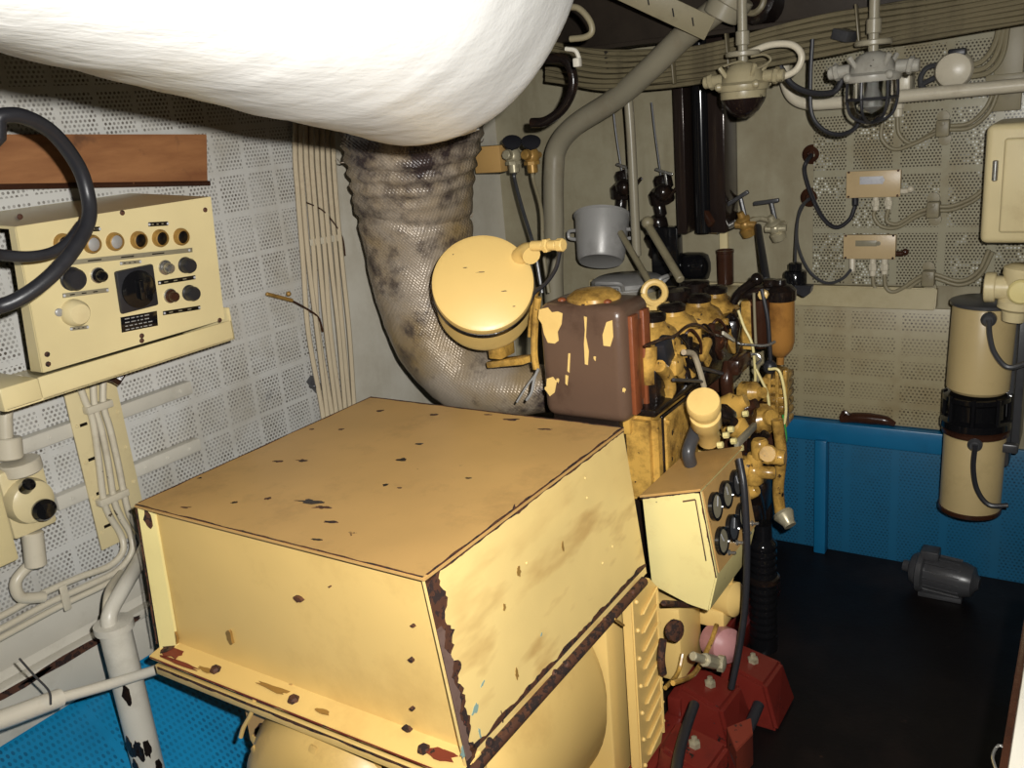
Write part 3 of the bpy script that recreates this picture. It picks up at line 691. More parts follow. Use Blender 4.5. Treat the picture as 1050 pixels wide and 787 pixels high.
    mb = MB().lathe([(.02, -.16), (.034, -.14), (.036, -.02), (.036, 0)], c3, (0, 0, 1), 20)
    f2 = t.part('fuel_filter', mb, 'dark_brown', label='dark brown fuel filter bowl')
    c4 = at(766, 308, Y=yf-.05)
    mb = MB().box((c4.x-.018, c4.y-.01, c4.z-.16), (c4.x+.018, c4.y+.02, c4.z+.0), .005)
    t.part('filter_bracket', mb, 'yellow_oily')
    t.part('bleed_screw', MB().lathe([(.016, 0), (.016, .014), (.008, .018), (0, .018)], at(783.5, 301.5, Y=yf-.06), (0, -1, 0), 8), 'yellow')
    mb = MB().tube(path([(752, 310), (758, 300), (768, 292), (776, 288)], Y=yf-.05), .014, 10); mb.ball(at(776, 286, Y=yf-.05), .02); mb.cyl(at(790, 286, Y=yf), at(790, 296, Y=yf), .022, 12)
    t.part('banjo_pipe', mb, 'black_oily')
    mb = MB().tube(path([(781, 296), (787, 325), (789, 350), (790, 372), (789, 410), (786, 440)], Y=yf-.075), .007, 8); mb.ball(at(789.5, 376, Y=yf-.075), .022, 14, 1.1)
    t.part('priming_bulb', mb, 'black_rubber')
    for k, (pts, mt) in enumerate((([(757, 318), (763, 335), (771, 352), (774, 375), (774, 395), (769, 417)], 'yellow_pale'), ([(775, 378), (781, 390), (787, 404), (790, 430)], 'yellow_pale'), ([(745, 352), (765, 353), (785, 354), (795, 350)], 'steel'), ([(762, 368), (768, 364), (776, 363), (780, 368), (776, 373)], 'steel'), ([(791, 420), (796, 440), (798, 470), (796, 500)], 'steel'), ([(773, 300), (774, 330), (775, 352)], 'cable_dingy'), ([(788, 378), (800, 382), (806, 420), (800, 450)], 'yellow_pale'))):
        t.part('fuel_pipe', MB().tube(path(pts, Y=yf-.09-.01*k), .0045, 8), mt)
    mb = MB().tube(path([(748, 372), (745, 392), (748, 418)], X=-.9), .02, 12); mb.obox(at(758, 372, X=-.88), (.04, .12, .05), None, .012)
    t.part('coolant_pipe', mb, 'dark_brown')
    # timing case castings, yellow
    mb = MB()
    for i in range(6): mb.obox(at(798, 386+i*9, Y=yf-.02), (.07, .12, .024), None, .006)
    for i in range(3): mb.obox(at(790+i*8, 408, Y=yf-.07), (.012, .03, .19), None, .003)
    mb.obox(at(797, 408, Y=yf+.02), (.055, .09, .2), None, .01)
    t.part('ribbed_casting', mb, 'yellow_oily', label='ribbed yellow casting')
    mb = MB()
    for (px, py, r, x) in ((748, 418, .04, -.86), (760, 420, .03, -.84), (752, 436, .035, -.85), (768, 402, .035, -.86), (780, 430, .05, -.86), (790, 452, .045, -.86), (775, 455, .03, -.84), (744, 425, .025, -.82)):
        p = at(px, py, X=x); mb = MB(); mb.lathe([(r*.7, -.03), (r, -.02), (r, .02), (r*.75, .03), (r*.5, .04), (r*.5, .055), (0, .056)], p, (random.uniform(.4, 1), random.uniform(-.6, .2), random.uniform(-.3, .6)), 12); t.part('pipe_union', mb, random.choice(['yellow_oily', 'yellow_oily', 'dark_brown', 'black_oily']))
    mb = MB(); mb.obox(at(766, 436, X=-.9), (.08, .32, .14), None, .02)
    t.part('water_pump', mb, 'dark_brown')
    for (px, py) in ((742, 446), (750, 452), (757, 459), (736, 456), (747, 440), (762, 424)):
        t.part('bolt', MB().lathe([(.009, 0), (.009, .014), (0, .016)], at(px, py, X=-.80), (1, 0, .2), 6), 'yellow_pale')
    mb = MB().obox(at(730, 452, X=-.94), (.04, .11, .03), None, .004); mb.obox(at(724, 463, X=-.95), (.05, .13, .05), None, .004)
    t.part('mounting_plate', mb, 'yellow')
    t.part('breather_hose', MB().tube(path([(722, 425), (714, 440), (706, 462), (708, 475)], X=-.86), .018, 12), 'dark_grey')
    t.part('stop_lever', MB().bar(at(755, 456, X=-.79), at(774, 436, X=-.79), .014, .02), 'grey_paint')
    # drain valves below, right of the gauge box
    mb = MB()
    for (px, py, r, ax_) in ((764, 478, .034, (1, -.3, 0)), (773, 486, .03, (0, 0, 1)), (773, 474, .022, (0, 0, 1)), (785, 484, .02, (1, .2, 0)), (779, 460, .026, (0, 0, 1)), (788, 466, .03, (.2, -1, .5)), (768, 505, .022, (1, 0, .7)), (795, 468, .024, (1, 0, 0))):
        p = at(px, py, Y=2.5); mb.lathe([(r*.8, -.03), (r, -.022), (r, .022), (r*.8, .03)], p, ax_, 12)
    mb.tube(path([(779, 450), (781, 462), (776, 478)], Y=2.5), .016, 10); mb.tube(path([(797, 430), (801, 465), (798, 500), (800, 525)], Y=2.6), .018, 10)
    mb.tube(path([(762, 520), (756, 545), (757, 560)], Y=2.5), .012, 8)
    t.part('drain_valve', mb, 'yellow_oily')
    mb = MB().lathe([(.03, 0), (.034, .01), (.02, .04), (.02, .05)], at(802, 525, Y=2.6), (.6, -.4, -.6), 14)
    t.part('drain_cock', mb, 'bronze_pale')
    mb = MB().tube(path([(803, 425), (806, 447), (805, 455)], Y=2.65), .004, 8)
    t.part('earth_wire', mb, 'green_wire')
    # sump side and bearers
    mb = MB().box((-1.50, 2.04, .15), (-1.06, 2.84, .3), .03, seg=3)
    for (px, py, w) in ((775, 505, .05), (768, 525, .04), (780, 515, .03)):
        mb.obox(at(px, py, X=-.9), (.09, w*2, .12), None, .02)
    mb.tube(path([(770, 500), (776, 530), (770, 560)], X=-.88), .03, 12)
    t.part('sump', mb, 'black_oily')
    mb = MB().obox((-.93, 2.08, .31), (.12, .16, .24), None, .02); mb.tube(path([(702, 625), (694, 650), (702, 668)], Y=2.08), .02, 10)
    t.part('engine_foot', mb, 'yellow')
    mb = MB().lathe([(.022, 0), (.028, .006), (.028, .02), (.01, .026)], at(688, 645, X=-.845), (1, -.3, .2), 16); mb.cyl(at(680, 618, X=-.845), at(715, 620, X=-.84), .008, 8)
    mb.tube(path([(680, 655), (678, 675), (680, 690)], X=-.845), .010, 10)
    t.part('shutdown_lever', mb, 'rust')
    mb = MB().tube(path([(700, 670), (695, 690), (682, 705)], X=-.85), .006, 8); mb.tube(path([(735, 640), (728, 660), (712, 690), (690, 700)], X=-.82), .007, 8)
    t.part('drain_hose', mb, 'yellow_oily')
    t.done()
engine()

# ================================================================== GAUGE BOX
def gauges():
    t = Thing('gauge_box', 'small cream-yellow instrument box with six dials bolted to the engine side', 'instrument box')
    ya, yb = 1.905, 2.2
    f = [at(658, 510, Y=ya), at(718, 503, Y=ya), at(735, 592, Y=ya), at(727, 627, Y=ya), at(706, 620, Y=ya), at(668, 600, Y=ya)]
    mb = MB().slab(f, (0, yb-ya, 0), .004)
    n = Vector((1, 0, .2))
    for (a_, b_) in ((0, 1), (1, 2)):
        mb.ragged(f[a_]+Vector((0, -.0005, 0)), f[b_]+Vector((0, -.0005, 0)), (0, -1, 0), .001, .006, 1, 40, side=Vector((0, 0, -1)) if a_ == 0 else Vector((-1, 0, 0)))
    mb.bar(at(700, 514, Y=ya-.001), at(713, 512, Y=ya-.001), .003, .004, mi=1); mb.bar(at(713, 512, Y=ya-.001), at(724, 575, Y=ya-.001), .003, .003, mi=1, up=(0, 1, 0))
    t.part('housing', mb, ['yellow_pale', 'rust'])
    mb = MB().slab([f[0]+Vector((-.004, -.008, .002)), f[1]+Vector((.004, -.008, .002)), f[1]+Vector((.004, yb-ya+.004, .002)), f[0]+Vector((-.004, yb-ya+.004, .002))], (0, 0, .006), .002)
    t.part('top_plate', mb, 'yellow_top')
    a_ = f[1]; b_ = f[2]; up = (a_-b_).normalized(); nr = Vector((up.z, 0, -up.x)).normalized()
    if nr.x < 0: nr = -nr
    mb = MB().slab([a_+nr*.0005+Vector((0, .006, -.004)), a_+nr*.0005+Vector((0, yb-ya-.006, -.004)), b_+nr*.0005+Vector((0, yb-ya-.006, .01)), b_+nr*.0005+Vector((0, .006, .01))], nr*.004, .001)
    fp = t.part('dial_plate', mb, 'yellow_top')
    H = (a_-b_).length
    for r_, fz in ((0, .26), (1, .66)):
        for c_ in range(3):
            p = a_-up*H*(fz)+Vector((0, .046+c_*.076, 0))+nr*.004
            mb = MB().lathe([(.033, 0), (.036, .002), (.036, .012), (.031, .014), (.029, .009), (0, .009)], p, nr, 28)
            g = t.part('gauge', mb, 'black_gloss')
            mb = MB().lathe([(.0288, .009), (.0288, .0105), (0, .0108)], p, nr, 24); t.part('dial', mb, 'dark_grey' if (c_+r_) % 3 == 2 else 'label_grey', g)
            t.part('needle', MB().bar(p+nr*.0125, p+nr*.0125+up*.022+Vector((0, random.uniform(-.02, .02), 0)), .003, .001, up=nr, bev=0), 'white_label', g)
    for i in range(4):
        p = b_+up*.03+Vector((0, .08+.06*i, 0))+nr*.004
        t.part('toggle_switch', MB().lathe([(.008, 0), (.008, .006), (.004, .008), (.004, .022), (0, .024)], p, nr, 10), 'steel')
    c = at(747, 565, X=-.74)
    t.done()
    # round yellow bracket under it
gauges()
def speed_sw():
    t = Thing('pipe_bracket', 'yellow round-nosed bracket below the dials, beside the black hose', 'bracket')
    p = at(745, 612, Y=2.2)
    mb = MB().lathe([(.045, -.04), (.05, -.03), (.05, .03), (.02, .05), (0, .05)], p, (1, -.2, .1), 20); mb.obox(p+Vector((-.05, .0, -.05)), (.12, .10, .06), None, .012)
    mb.tube([p+Vector((0, 0, .03)), p+Vector((.02, 0, .1)), p+Vector((.02, .05, .12))], .012, 8)
    t.part('bracket', mb, 'yellow')
    mb = MB().cyl(at(745, 588, Y=2.18), at(752, 568, Y=2.2), .012, 10); mb.cyl(at(742, 596, Y=2.18), at(745, 588, Y=2.18), .016, 10)
    t.part('grip', mb, 'steel'); t.done()
speed_sw()

# ================================================================== RED BED FRAME AND LOW FITTINGS
def bed():
    t = Thing('bed_frame', 'oily red-oxide bearer frame under the engine', 'frame')
    mb = MB().box((-.93, 1.64, .0), (-.865, 2.9, .08), .008); mb.box((-.92, 2.0, .08), (-.88, 2.9, .14), .006)
    t.part('bearer', mb, 'red_bed')
    t.part('bearer', MB().box((-1.65, 2.05, 0), (-1.52, 2.9, .14), .008), 'red_bed')
    t.part('cross_member', MB().box((-1.54, 2.6, 0.0), (-.90, 2.72, .10), .006), 'red_bed')
    for (px, py) in ((712, 762), (728, 700), (772, 676)):
        p = at(px, py, Z=.16)
        mb = MB().hexa([(p.x-.09, p.y-.09, 0), (p.x+.10, p.y-.09, 0), (p.x+.10, p.y+.09, 0), (p.x-.09, p.y+.09, 0), (p.x-.07, p.y-.06, .17), (p.x+.06, p.y-.08, .14), (p.x+.07, p.y+.06, .14), (p.x-.07, p.y+.06, .17)], .01)
        pad = t.part('mounting_pad', mb, 'red_bed')
        t.part('bolt', MB().lathe([(.016, 0), (.016, .016), (.008, .02), (.008, .03), (0, .032)], (p.x, p.y, .15), (0, 0, 1), 6), 'bronze_pale', pad)
    t.done()
bed()
def lowbits():
    t = Thing('shock_strut', 'glossy black corrugated strut standing behind the red bearer frame', 'strut')
    b = at(783, 655, Z=.03); x, y = b.x, b.y; zt = at(783, 535, X=x).z
    pr = [(.045, 0), (.045, .05)]
    z = .05
    while z < zt-.06: pr += [(.040, z), (.044, z+.008), (.044, z+.016), (.040, z+.024)]; z += .026
    pr += [(.03, zt-.05), (.028, zt)]
    t.part('sleeve', MB().lathe(pr, (x, y, 0.0), (0, 0, 1), 24), 'black_gloss'); 
    t.part('clamp_ring', MB().lathe([(.046, 0), (.052, .004), (.052, .018), (.046, .022)], (x, y, zt*.55), (0, 0, 1), 24), 'black_oily'); t.done()
    one('hose', 'long black hose hanging past the dials down to the red frame', 'hose', MB().tube([at(758, 470, X=-.72), at(763, 500, X=-.70), at(766, 560, X=-.69), at(764, 620, X=-.70), at(758, 665, X=-.72), at(750, 705, X=-.74)], .009, 10), 'black_rubber')
    one('hose', 'short black hose lying across the red frame pads', 'hose', MB().tube([at(712, 722, Z=.21), at(704, 745, Z=.21), at(697, 770, Z=.21), at(692, 800, Z=.21)], .014, 10), 'black_rubber')
    one('hose', 'kinked black hose curling off the red frame onto the floor', 'hose', MB().tube([at(778, 722, Z=.1), at(768, 745, Z=.08), at(755, 765, Z=.05), at(745, 800, Z=.03)], .016, 10), 'black_rubber')
    one('flexible_coupling', 'faded pink rubber coupling end beside the black strut', 'coupling', MB().lathe([(.03, -.05), (.05, -.045), (.05, .02), (.035, .03), (.02, .04), (0, .04)], at(742, 660, Z=.26), (.8, -.5, .2), 22), 'pink')
    one('drain_fitting', 'pale brass fitting on a dark pipe at the foot of the engine', 'fitting', MB().cyl(at(710, 672, X=-.78), at(728, 678, X=-.76), .012, 10).cyl(at(722, 676, X=-.765), at(734, 679, X=-.755), .018, 8).lathe([(.014, 0), (.022, .004), (.022, .02), (.01, .024)], at(735, 679, X=-.755), (1, .1, 0), 8, 0), 'bronze_pale')
    # rag and orange flake of plate
    one('steel_offcut', 'orange rusty offcut lying at the foot of the red frame', 'scrap', MB().slab([at(745, 745, Z=.12), at(770, 735, Z=.11), at(772, 752, Z=.1), at(755, 770, Z=.1)], (0, 0, -.1), .002), 'rust_red')
lowbits()

# ================================================================== CONTROL CONSOLE
def console():
    t = Thing('control_console', 'cream wall-mounted control console with lamps, knobs and a square black switch', 'control panel')
    Xb = -1.90
    BLc = at(42, 372, X=Xb); BRc = at(232, 336, X=Xb)
    y0, y1 = BLc.y, BRc.y
    TLc = at(18, 222, Y=y0); TRc = at(214, 210, Y=y1)
    xt = (TLc.x+TRc.x)/2; zt = (TLc.z+TRc.z)/2; zb = (BLc.z+BRc.z)/2
    B0 = Vector((Xb, y0, zb)); B1 = Vector((Xb, y1, zb)); T0 = Vector((xt, y0, zt)); T1 = Vector((xt, y1, zt))
    up = (T0-B0).normalized(); H = (T0-B0).length; W = y1-y0; e = Vector((0, 1, 0)); nr = e.cross(up).normalized()
    if nr.x < 0: nr = -nr
    def S(fx, fy, h=0): return B0+e*W*fx+up*H*fy+nr*h
    # plate local coords from pixels
    def L(px, py, h=0):
        d = ROT@_ray(px, py); d = Vector(d); o = Vector(CAM); k = (B0-o).dot(nr)/d.dot(nr); return o+d*k+nr*h
    wx = WX+.012
    mb = MB().slab([S(0, 0), S(1, 0), S(1, 1), S(0, 1)], -nr*.004, .001); 
    fp = t.part('front_plate', mb, 'console_cream')
    # housing: top, sides, tray with lip
    mb = MB()
    mb.slab([T0+Vector((-.004, 0, 0)), T1+Vector((-.004, 0, 0)), Vector((wx, y1, zt+.018)), Vector((wx, y0-.02, zt+.018))], (0, 0, -.006), .001)
    mb.slab([B1+Vector((-.006, 0, 0)), T1+Vector((-.006, 0, 0)), Vector((wx, y1, zt+.018)), Vector((wx, y1, zb-.02))], (0, -.006, 0), .001)
    mb.slab([B0+Vector((-.006, .0, 0)), T0+Vector((-.006, .0, 0)), T0+Vector((-.03, 0, 0)), B0+Vector((-.05, 0, 0))], (0, .006, 0), .001)
    mb.box((wx, y0-.10, zb-.055), (Xb+.012, y1+.012, zb-.049), .001)
    mb.box((Xb+.006, y0-.02, zb-.055), (Xb+.012, y1+.012, zb-.004), .001)
    mb.box((wx, y0-.105, zb-.055), (Xb+.012, y0-.02, zb-.004), .004)
    mb.box((wx, y1+.006, zb-.055), (Xb+.012, y1+.012, zb+.03), .001)
    t.part('housing', mb, 'console_cream')
    t.part('hinge_post', MB().cyl((xt-.03, y0-.055, zt-.01), (xt-.03, y0-.055, zt+.05), .018, 16), 'white_paint')
    # lamps
    for (px, py, lit) in ((64, 249, 0), (93.5, 250, 1), (117, 247.5, 1), (141.5, 246, 0), (163.5, 244, 0), (185, 242.5, 0)):
        p = L(px, py, .0)
        lm = t.part('indicator_lamp', MB().lathe([(.021, 0), (.021, .006), (.018, .012), (.0155, .013), (.0155, .006), (0, .006)], p, nr, 24), 'brass')
        t.part('lens', MB().lathe([(.0152, .005), (.0148, .009), (.009, .012), (0, .013)], p, nr, 20), 'alu' if lit else 'dark_hole', lm)
    # knobs
    for (px, py, r) in ((73, 285.5, .025), (189.5, 271.5, .019), (193.5, 300, .019)):
        p = L(px, py)
        k = t.part('knob', MB().lathe([(r*1.05, 0), (r*1.05, .004), (r*.95, .006), (r*.95, .02), (r*.8, .026), (0, .027)], p, nr, 24), 'black_rubber')
    for (px, py, mt) in ((100, 282, 'black_gloss'), (169, 274, 'steel'), (174, 303, 'dark_brown')):
        p = L(px, py)
        k = t.part('push_button', MB().lathe([(.016, 0), (.016, .006), (.012, .008), (.012, .022), (.009, .026), (0, .027)], p, nr, 18), mt)
        t.part('collar', MB().lathe([(.018, 0), (.018, .004), (.016, .005)], p, nr, 18), 'steel', k)
    # key socket, cream
    p = L(75, 320)
    k = t.part('socket_cap', MB().lathe([(.03, 0), (.03, .006), (.028, .02), (.022, .028), (0, .03)], p, nr, 28), 'cream')
    q = L(60, 320); t.part('hasp', MB().lathe([(.009, 0), (.009, .004), (.006, .006), (0, .006)], q, nr, 14), 'alu', k)
    # square switch
    p = L(138.5, 295.5); w = (L(158, 295)-L(119, 297)).length; h = (L(138, 274)-L(138, 318)).length
    sw = t.part('rotary_switch', MB().obox(p+nr*.006, (w, h, .012), (e, up, nr), .006), 'black_rubber')
    t.part('dial', MB().lathe([(.044, .012), (.044, .016), (.036, .019), (0, .0195)], p, nr, 30), 'black_gloss', sw)
    t.part('handle', MB().obox(p+nr*.026, (.016, .05, .014), (e, up, nr), .006), 'black_gloss', sw)
    # name strips and maker's plate
    def strip(pa, pb, hgt, mt, name='label_strip'):
        a_ = L(*pa, .0008); b_ = L(*pb, .0008); d = (b_-a_); x = d.normalized(); y = nr.cross(x)
        mb = MB().obox((a_+b_)/2, (d.length, hgt, .0016), (x, y, nr), .0003)
        for f in (.03, .97): mb.lathe([(.003, 0), (.003, .002), (0, .0024)], a_.lerp(b_, f), nr, 8, 1)
        for i in range(3): mb.obox(a_.lerp(b_, .2+.25*i)+nr*.001, (d.length*.1, hgt*.25, .0008), (x, y, nr), 0, 2)
        t.part(name, mb, [mt, 'white_label', 'label_grey' if mt != 'label_grey' else 'dark_hole'])
    strip((68, 269.5), (197, 256), .011, 'label_grey')
    strip((64, 303), (111, 297), .010, 'label_grey')
    strip((162, 290), (200, 284), .010, 'dark_hole')
    strip((167, 321), (205, 315), .010, 'dark_hole')
    strip((152, 230), (172, 229), .010, 'dark_hole')
    strip((92, 235), (102, 234.5), .010, 'dark_hole')
    strip((123, 270), (144, 268), .008, 'label_grey')
    strip((72, 337), (90, 335), .008, 'label_grey')
    a_, b_ = L(124, 333), L(161, 326); x = (b_-a_).normalized(); y = nr.cross(x); c = (a_+b_)/2
    mb = MB().obox(c+nr*.001, ((b_-a_).length, .036, .002), (x, y, nr), .0004)
    for r_ in range(4):
        u_ = -.055
        while u_ < .04:
            l_ = random.uniform(.006, .018); mb.obox(c+nr*.0022+x*(u_*.72+l_*.36)+y*(.0125-.0085*r_), (l_*.7, .0022, .0008), (x, y, nr), 0, 1); u_ += l_+.006
    t.part('maker_plate', mb, ['black_gloss', 'alu'])
    for (px, py) in ((20, 222), (125, 218), (210, 215), (48, 363), (145, 344), (225, 328), (49, 373), (145, 349)):
        t.part('screw', MB().lathe([(.006, 0), (.006, .002), (.004, .004), (0, .0042)], L(px, py, .0005), nr, 10), 'rust')
    t.done()
    return y0, y1, zt, zb
cy0, cy1, czt, czb = console()
# brown board above
a = at(0, 140, X=WX+.03); b = at(208, 190, X=WX+.03)
t = Thing('wooden_board', 'stained brown board fixed to the wall above the control console', 'board')
zb_ = at(208, 188, X=WX+.03).z; zt_ = at(208, 138, X=WX+.03).z
bw = [at(-60, 138, X=WX+.012), at(208, 138, X=WX+.012), at(209, 186, X=WX+.012), at(-60, 190, X=WX+.012)]
t.part('board', MB().slab(bw, (.018, 0, 0), .002), 'board')
t.part('bottom_batten', MB().bar(bw[3]+Vector((.012, 0, -.006)), bw[2]+Vector((.012, .004, -.006)), .024, .014, bev=.002), 'dark_brown'); t.done()
# black cable loop
pts = [(-40, 128), (0, 119), (25, 120), (55, 137), (80, 170), (90, 200), (91, 225), (78, 252), (55, 280), (25, 303), (-5, 315), (-60, 322)]
one('power_cable', 'thick black rubber cable looping in front of the control console', 'cable', MB().tube([Vector((-1.72, .45, 2.75)), Vector((-1.72, .47, 2.3))]+[at(px, py, X=-1.70+.02*math.sin(i)) for i, (px, py) in enumerate(pts)]+[Vector((-1.95, .55, 1.42)), Vector((-2.186, .5, 1.45))], .0145, 14), 'black_rubber')
one('power_cable', 'thinner black cable crossing behind the loop on the control console', 'cable', MB().tube([Vector((-2.186, .62, 1.56)), Vector((-1.95, .66, 1.54))]+path([(-40, 255), (0, 261), (30, 263), (55, 258), (72, 246), (86, 228)], X=-1.735), .011, 12), 'black_rubber')

# ================================================================== LEFT WALL FITTINGS
def leftwall():
    xs = WX+.012
    for (py0, z) in ((420, None), (480, None)):
        z = at(125 if py0 == 420 else 140, py0, X=xs+.01).z
        y1 = at(194 if py0 == 420 else 203, 404 if py0 == 420 else 462, X=xs+.01).y
        ys = .5 if py0 == 420 else at(52, 512, X=xs).y
        mb = MB().box((xs, ys, z-.019), (xs+.030, y1, z+.019), .003)
        for i in range(6): mb.lathe([(.005, 0), (.005, .003), (0, .004)], (xs+.030, ys+.04+i*(y1-ys-.08)/5, z), (1, 0, 0), 8)
        one('mounting_strip', 'flat white strip on the perforated wall, %s' % ('just under the control console' if py0 == 420 else 'second below the control console'), 'strip', mb, 'white_paint')
    # backing plate and vertical conduits
    x2 = xs+.031
    tl = at(65, 395, X=x2); tr = at(122, 385, X=x2); br = at(146, 545, X=x2); bl = at(101, 563, X=x2)
    ya, yb = (tl.y+bl.y)/2, (tr.y+br.y)/2
    mb = MB().box((x2, ya, bl.z-.005), (x2+.006, yb, czb-.03), .001)
    for i in range(5):
        for y in (ya+.012, yb-.012): mb.lathe([(.005, 0), (.005, .003), (0, .004)], (x2+.006, y, bl.z+.04+i*.1), (1, 0, 0), 8, 0)
        mb.box((x2+.006, ya+.02, bl.z+.05+i*.095), (x2+.007, ya+.04, bl.z+.058+i*.095), 0, 1)
    one('backing_plate', 'tall cream plate carrying three conduits below the control console', 'plate', mb, ['cream', 'dark_hole'])
    x3 = x2+.018
    C3 = [[(78, 385), (87, 410), (95, 430), (101, 470), (106, 510), (112, 528), (124, 548), (126, 565), (112, 580), (80, 592), (40, 610), (0, 632), (-60, 660)],
          [(95, 383), (97, 415), (104, 440), (111, 475), (117, 512), (124, 530), (134, 548), (135, 566), (120, 585), (90, 600), (50, 618), (0, 645), (-60, 675)],
          [(106, 383), (106, 415), (113, 440), (121, 475), (127, 505), (133, 528), (144, 548), (146, 566), (140, 580), (110, 598), (60, 622), (0, 654), (-60, 685)]]
    for k, c in enumerate(C3):
        one('conduit', ['cream conduit on the backing plate nearest the switch box', 'middle cream conduit on the backing plate', 'cream conduit on the backing plate nearest the yellow generator'][k], 'conduit',
            MB().tube([at(px, py, X=x3+.012*(i > 6)) for i, (px, py) in enumerate(c)], .0088, 12), 'conduit')
    for (pa, pb, lab) in (((92, 421), (113, 419), 'upper pale clamp across the three conduits'), ((105, 516), (130, 512), 'lower pale clamp across the three conduits')):
        a_ = at(*pa, X=x3+.012); b_ = at(*pb, X=x3+.012); one('conduit_clamp', lab, 'clamp', MB().box((x2+.006, a_.y-.006, a_.z-.01), (x3+.015, b_.y+.012, a_.z+.01), .004), 'conduit')
    a_ = at(66, 605, X=x3+.03); one('conduit_clamp', 'clamp over the three level conduits below the switch box', 'clamp', MB().bar(at(64, 600, X=x3+.029), at(70, 625, X=x3+.029), .02, .006, up=(1, 0, 0)), 'conduit')
    # stub of cable gland under console
    one('cable_gland', 'brown angled gland under the control console', 'gland', MB().cyl(at(104, 381, X=-2.08), at(126, 388, X=-2.05), .018, 12).cyl(at(120, 384, X=-2.06), at(127, 388, X=-2.05), .024, 8), 'dark_brown')
    # conduit tray ledge
    za = at(70, 590, X=xs+.03).z
    one('cable_tray', 'white channel behind the level conduits above the peeling plate', 'tray', MB().box((xs, .1, .555), (xs+.02, 2.0, .555+.10), .003), 'white_paint')
    z = at(60, 655, X=xs+.04).z
    mb = MB().box((WX+.03, .1, .505), (WX+.065, 1.5, .53), .003)
    for (y, l) in ((1.05, .14), (.88, .1), (1.2, .05)): mb.blob((WX+.066, y, .517), (0, 1, 0), (0, 0, 1), (1, 0, 0), l, .01, 1)
    one('angle_bar', 'rust-streaked angle bar under the level conduits', 'bar', mb, ['white_paint', 'rust'])
    # column
    P = [at(118, 640, X=-1.92), at(152, 790, X=-1.92)]
    x, y = -1.92, (P[0].y+P[1].y)/2; zt = at(118, 640, X=-1.92).z
    mb = MB().cyl((x, y, .13), (x, y, zt), .037, 24)
    t = Thing('stand_pipe', 'off-white upright pipe with a collar standing before the blue sheet', 'pipe')
    for i in range(12): 
        a_ = random.uniform(-1.9, .3); zz = random.choice([random.uniform(.2, .34), random.uniform(.2, .5)]); d = Vector((math.cos(a_), math.sin(a_), 0))
        mb.blob(Vector((x, y, zz))+d*.0366, (-d.y, d.x, 0), (0, 0, 1), d, .009, random.uniform(.012, .03), 1, th=.003)
    t.part('pipe', mb, ['white_paint', 'black_oily'])
    t.part('collar', MB().lathe([(.037, -.012), (.046, -.01), (.046, .008), (.02, .012)], (x, y, zt), (0, 0, 1), 24), 'white_paint')
    top = Vector((x, y, zt))
    mb = MB().tube([top+Vector((0, -.01, -.02)), top+Vector((0, -.005, .03)), at(128, 600, X=-1.95), at(140, 580, X=-2.02), at(150, 560, X=-2.08)], .019, 12)
    t.part('outlet', mb, 'white_paint')
    t.part('outlet', MB().tube([top+Vector((0, -.025, -.02)), at(110, 618, X=-1.95), at(114, 602, X=-2.0), at(124, 588, X=-2.08)], .011, 10), 'conduit'); t.done()
    # rail in front
    t = Thing('hand_rail', 'slim off-white rail crossing in front of the upright pipe', 'rail')
    mb = MB().tube([at(60, 716, X=-1.865), at(120, 699, X=-1.865), at(180, 680, X=-1.865), at(222, 667, X=-1.865)], .0125, 12)
    t.part('pipe', mb, 'white_paint')
    t.part('pipe_socket', MB().tube([at(-50, 752, X=-1.865), at(0, 738, X=-1.865), at(62, 715, X=-1.865)], .021, 12), 'white_paint'); 
    t.part('wire_tie', MB().tube(path([(20, 675), (35, 692), (50, 708), (52, 722)], X=-1.84), .0025, 6), 'dark_grey'); t.done()
    # rotary switch box at the frame's edge
    t = Thing('switch_box', 'cream switch box with round black knob below the control console', 'switch box')
    xw = xs+.006
    mb = MB().box((xw, at(-60, 540, X=-2.08).y, at(0, 583, X=-2.06).z), (-2.06, at(12, 540, X=-2.06).y, at(0, 497, X=-2.06).z), .008)
    t.part('box', mb, 'console_cream')
    c = at(30, 513, X=-2.08)
    mb = MB().lathe([(.055, -.09), (.055, 0), (.05, .02), (.035, .028), (0, .03)], c, (1, 0, 0), 28)
    mb.box((xw, c.y-.05, c.z-.085), (c.x-.01, c.y+.06, c.z+.085), .01)
    t.part('switch_body', mb, 'cream')
    k = at(44, 521, X=-2.02)
    kk = t.part('knob', MB().lathe([(.008, -.04), (.008, 0), (.025, .002), (.027, .012), (.02, .022), (0, .025)], k, (1, -.25, -.1), 24), 'black_gloss')
    k = at(29, 497, X=-2.03); t.part('push_button', MB().lathe([(.015, -.02), (.015, .006), (.011, .01), (0, .011)], k, (.8, 0, .5), 16), 'black_gloss')
    t.part('cable_gland', MB().cyl(at(8, 448, X=-2.12), at(10, 470, X=-2.12), .03, 16), 'conduit')
    t.part('shroud', MB().cyl(at(20, 472, X=-2.1), at(24, 484, X=-2.1), .045, 16), 'conduit')
    t.part('cable_gland', MB().cyl(at(33, 545, X=-2.1), at(37, 580, X=-2.1), .025, 14), 'conduit'); t.done()
    one('conduit', 'bent conduit running down from the console tray to the switch box', 'conduit', MB().tube(path([(24, 388), (14, 400), (6, 420), (6, 450)], X=-2.12), .016, 12), 'conduit')
    one('conduit', 'conduit elbow dropping out of the switch box', 'conduit', MB().tube(path([(36, 575), (24, 585), (16, 598), (22, 612), (45, 612)], X=-2.12), .014, 12), 'conduit')
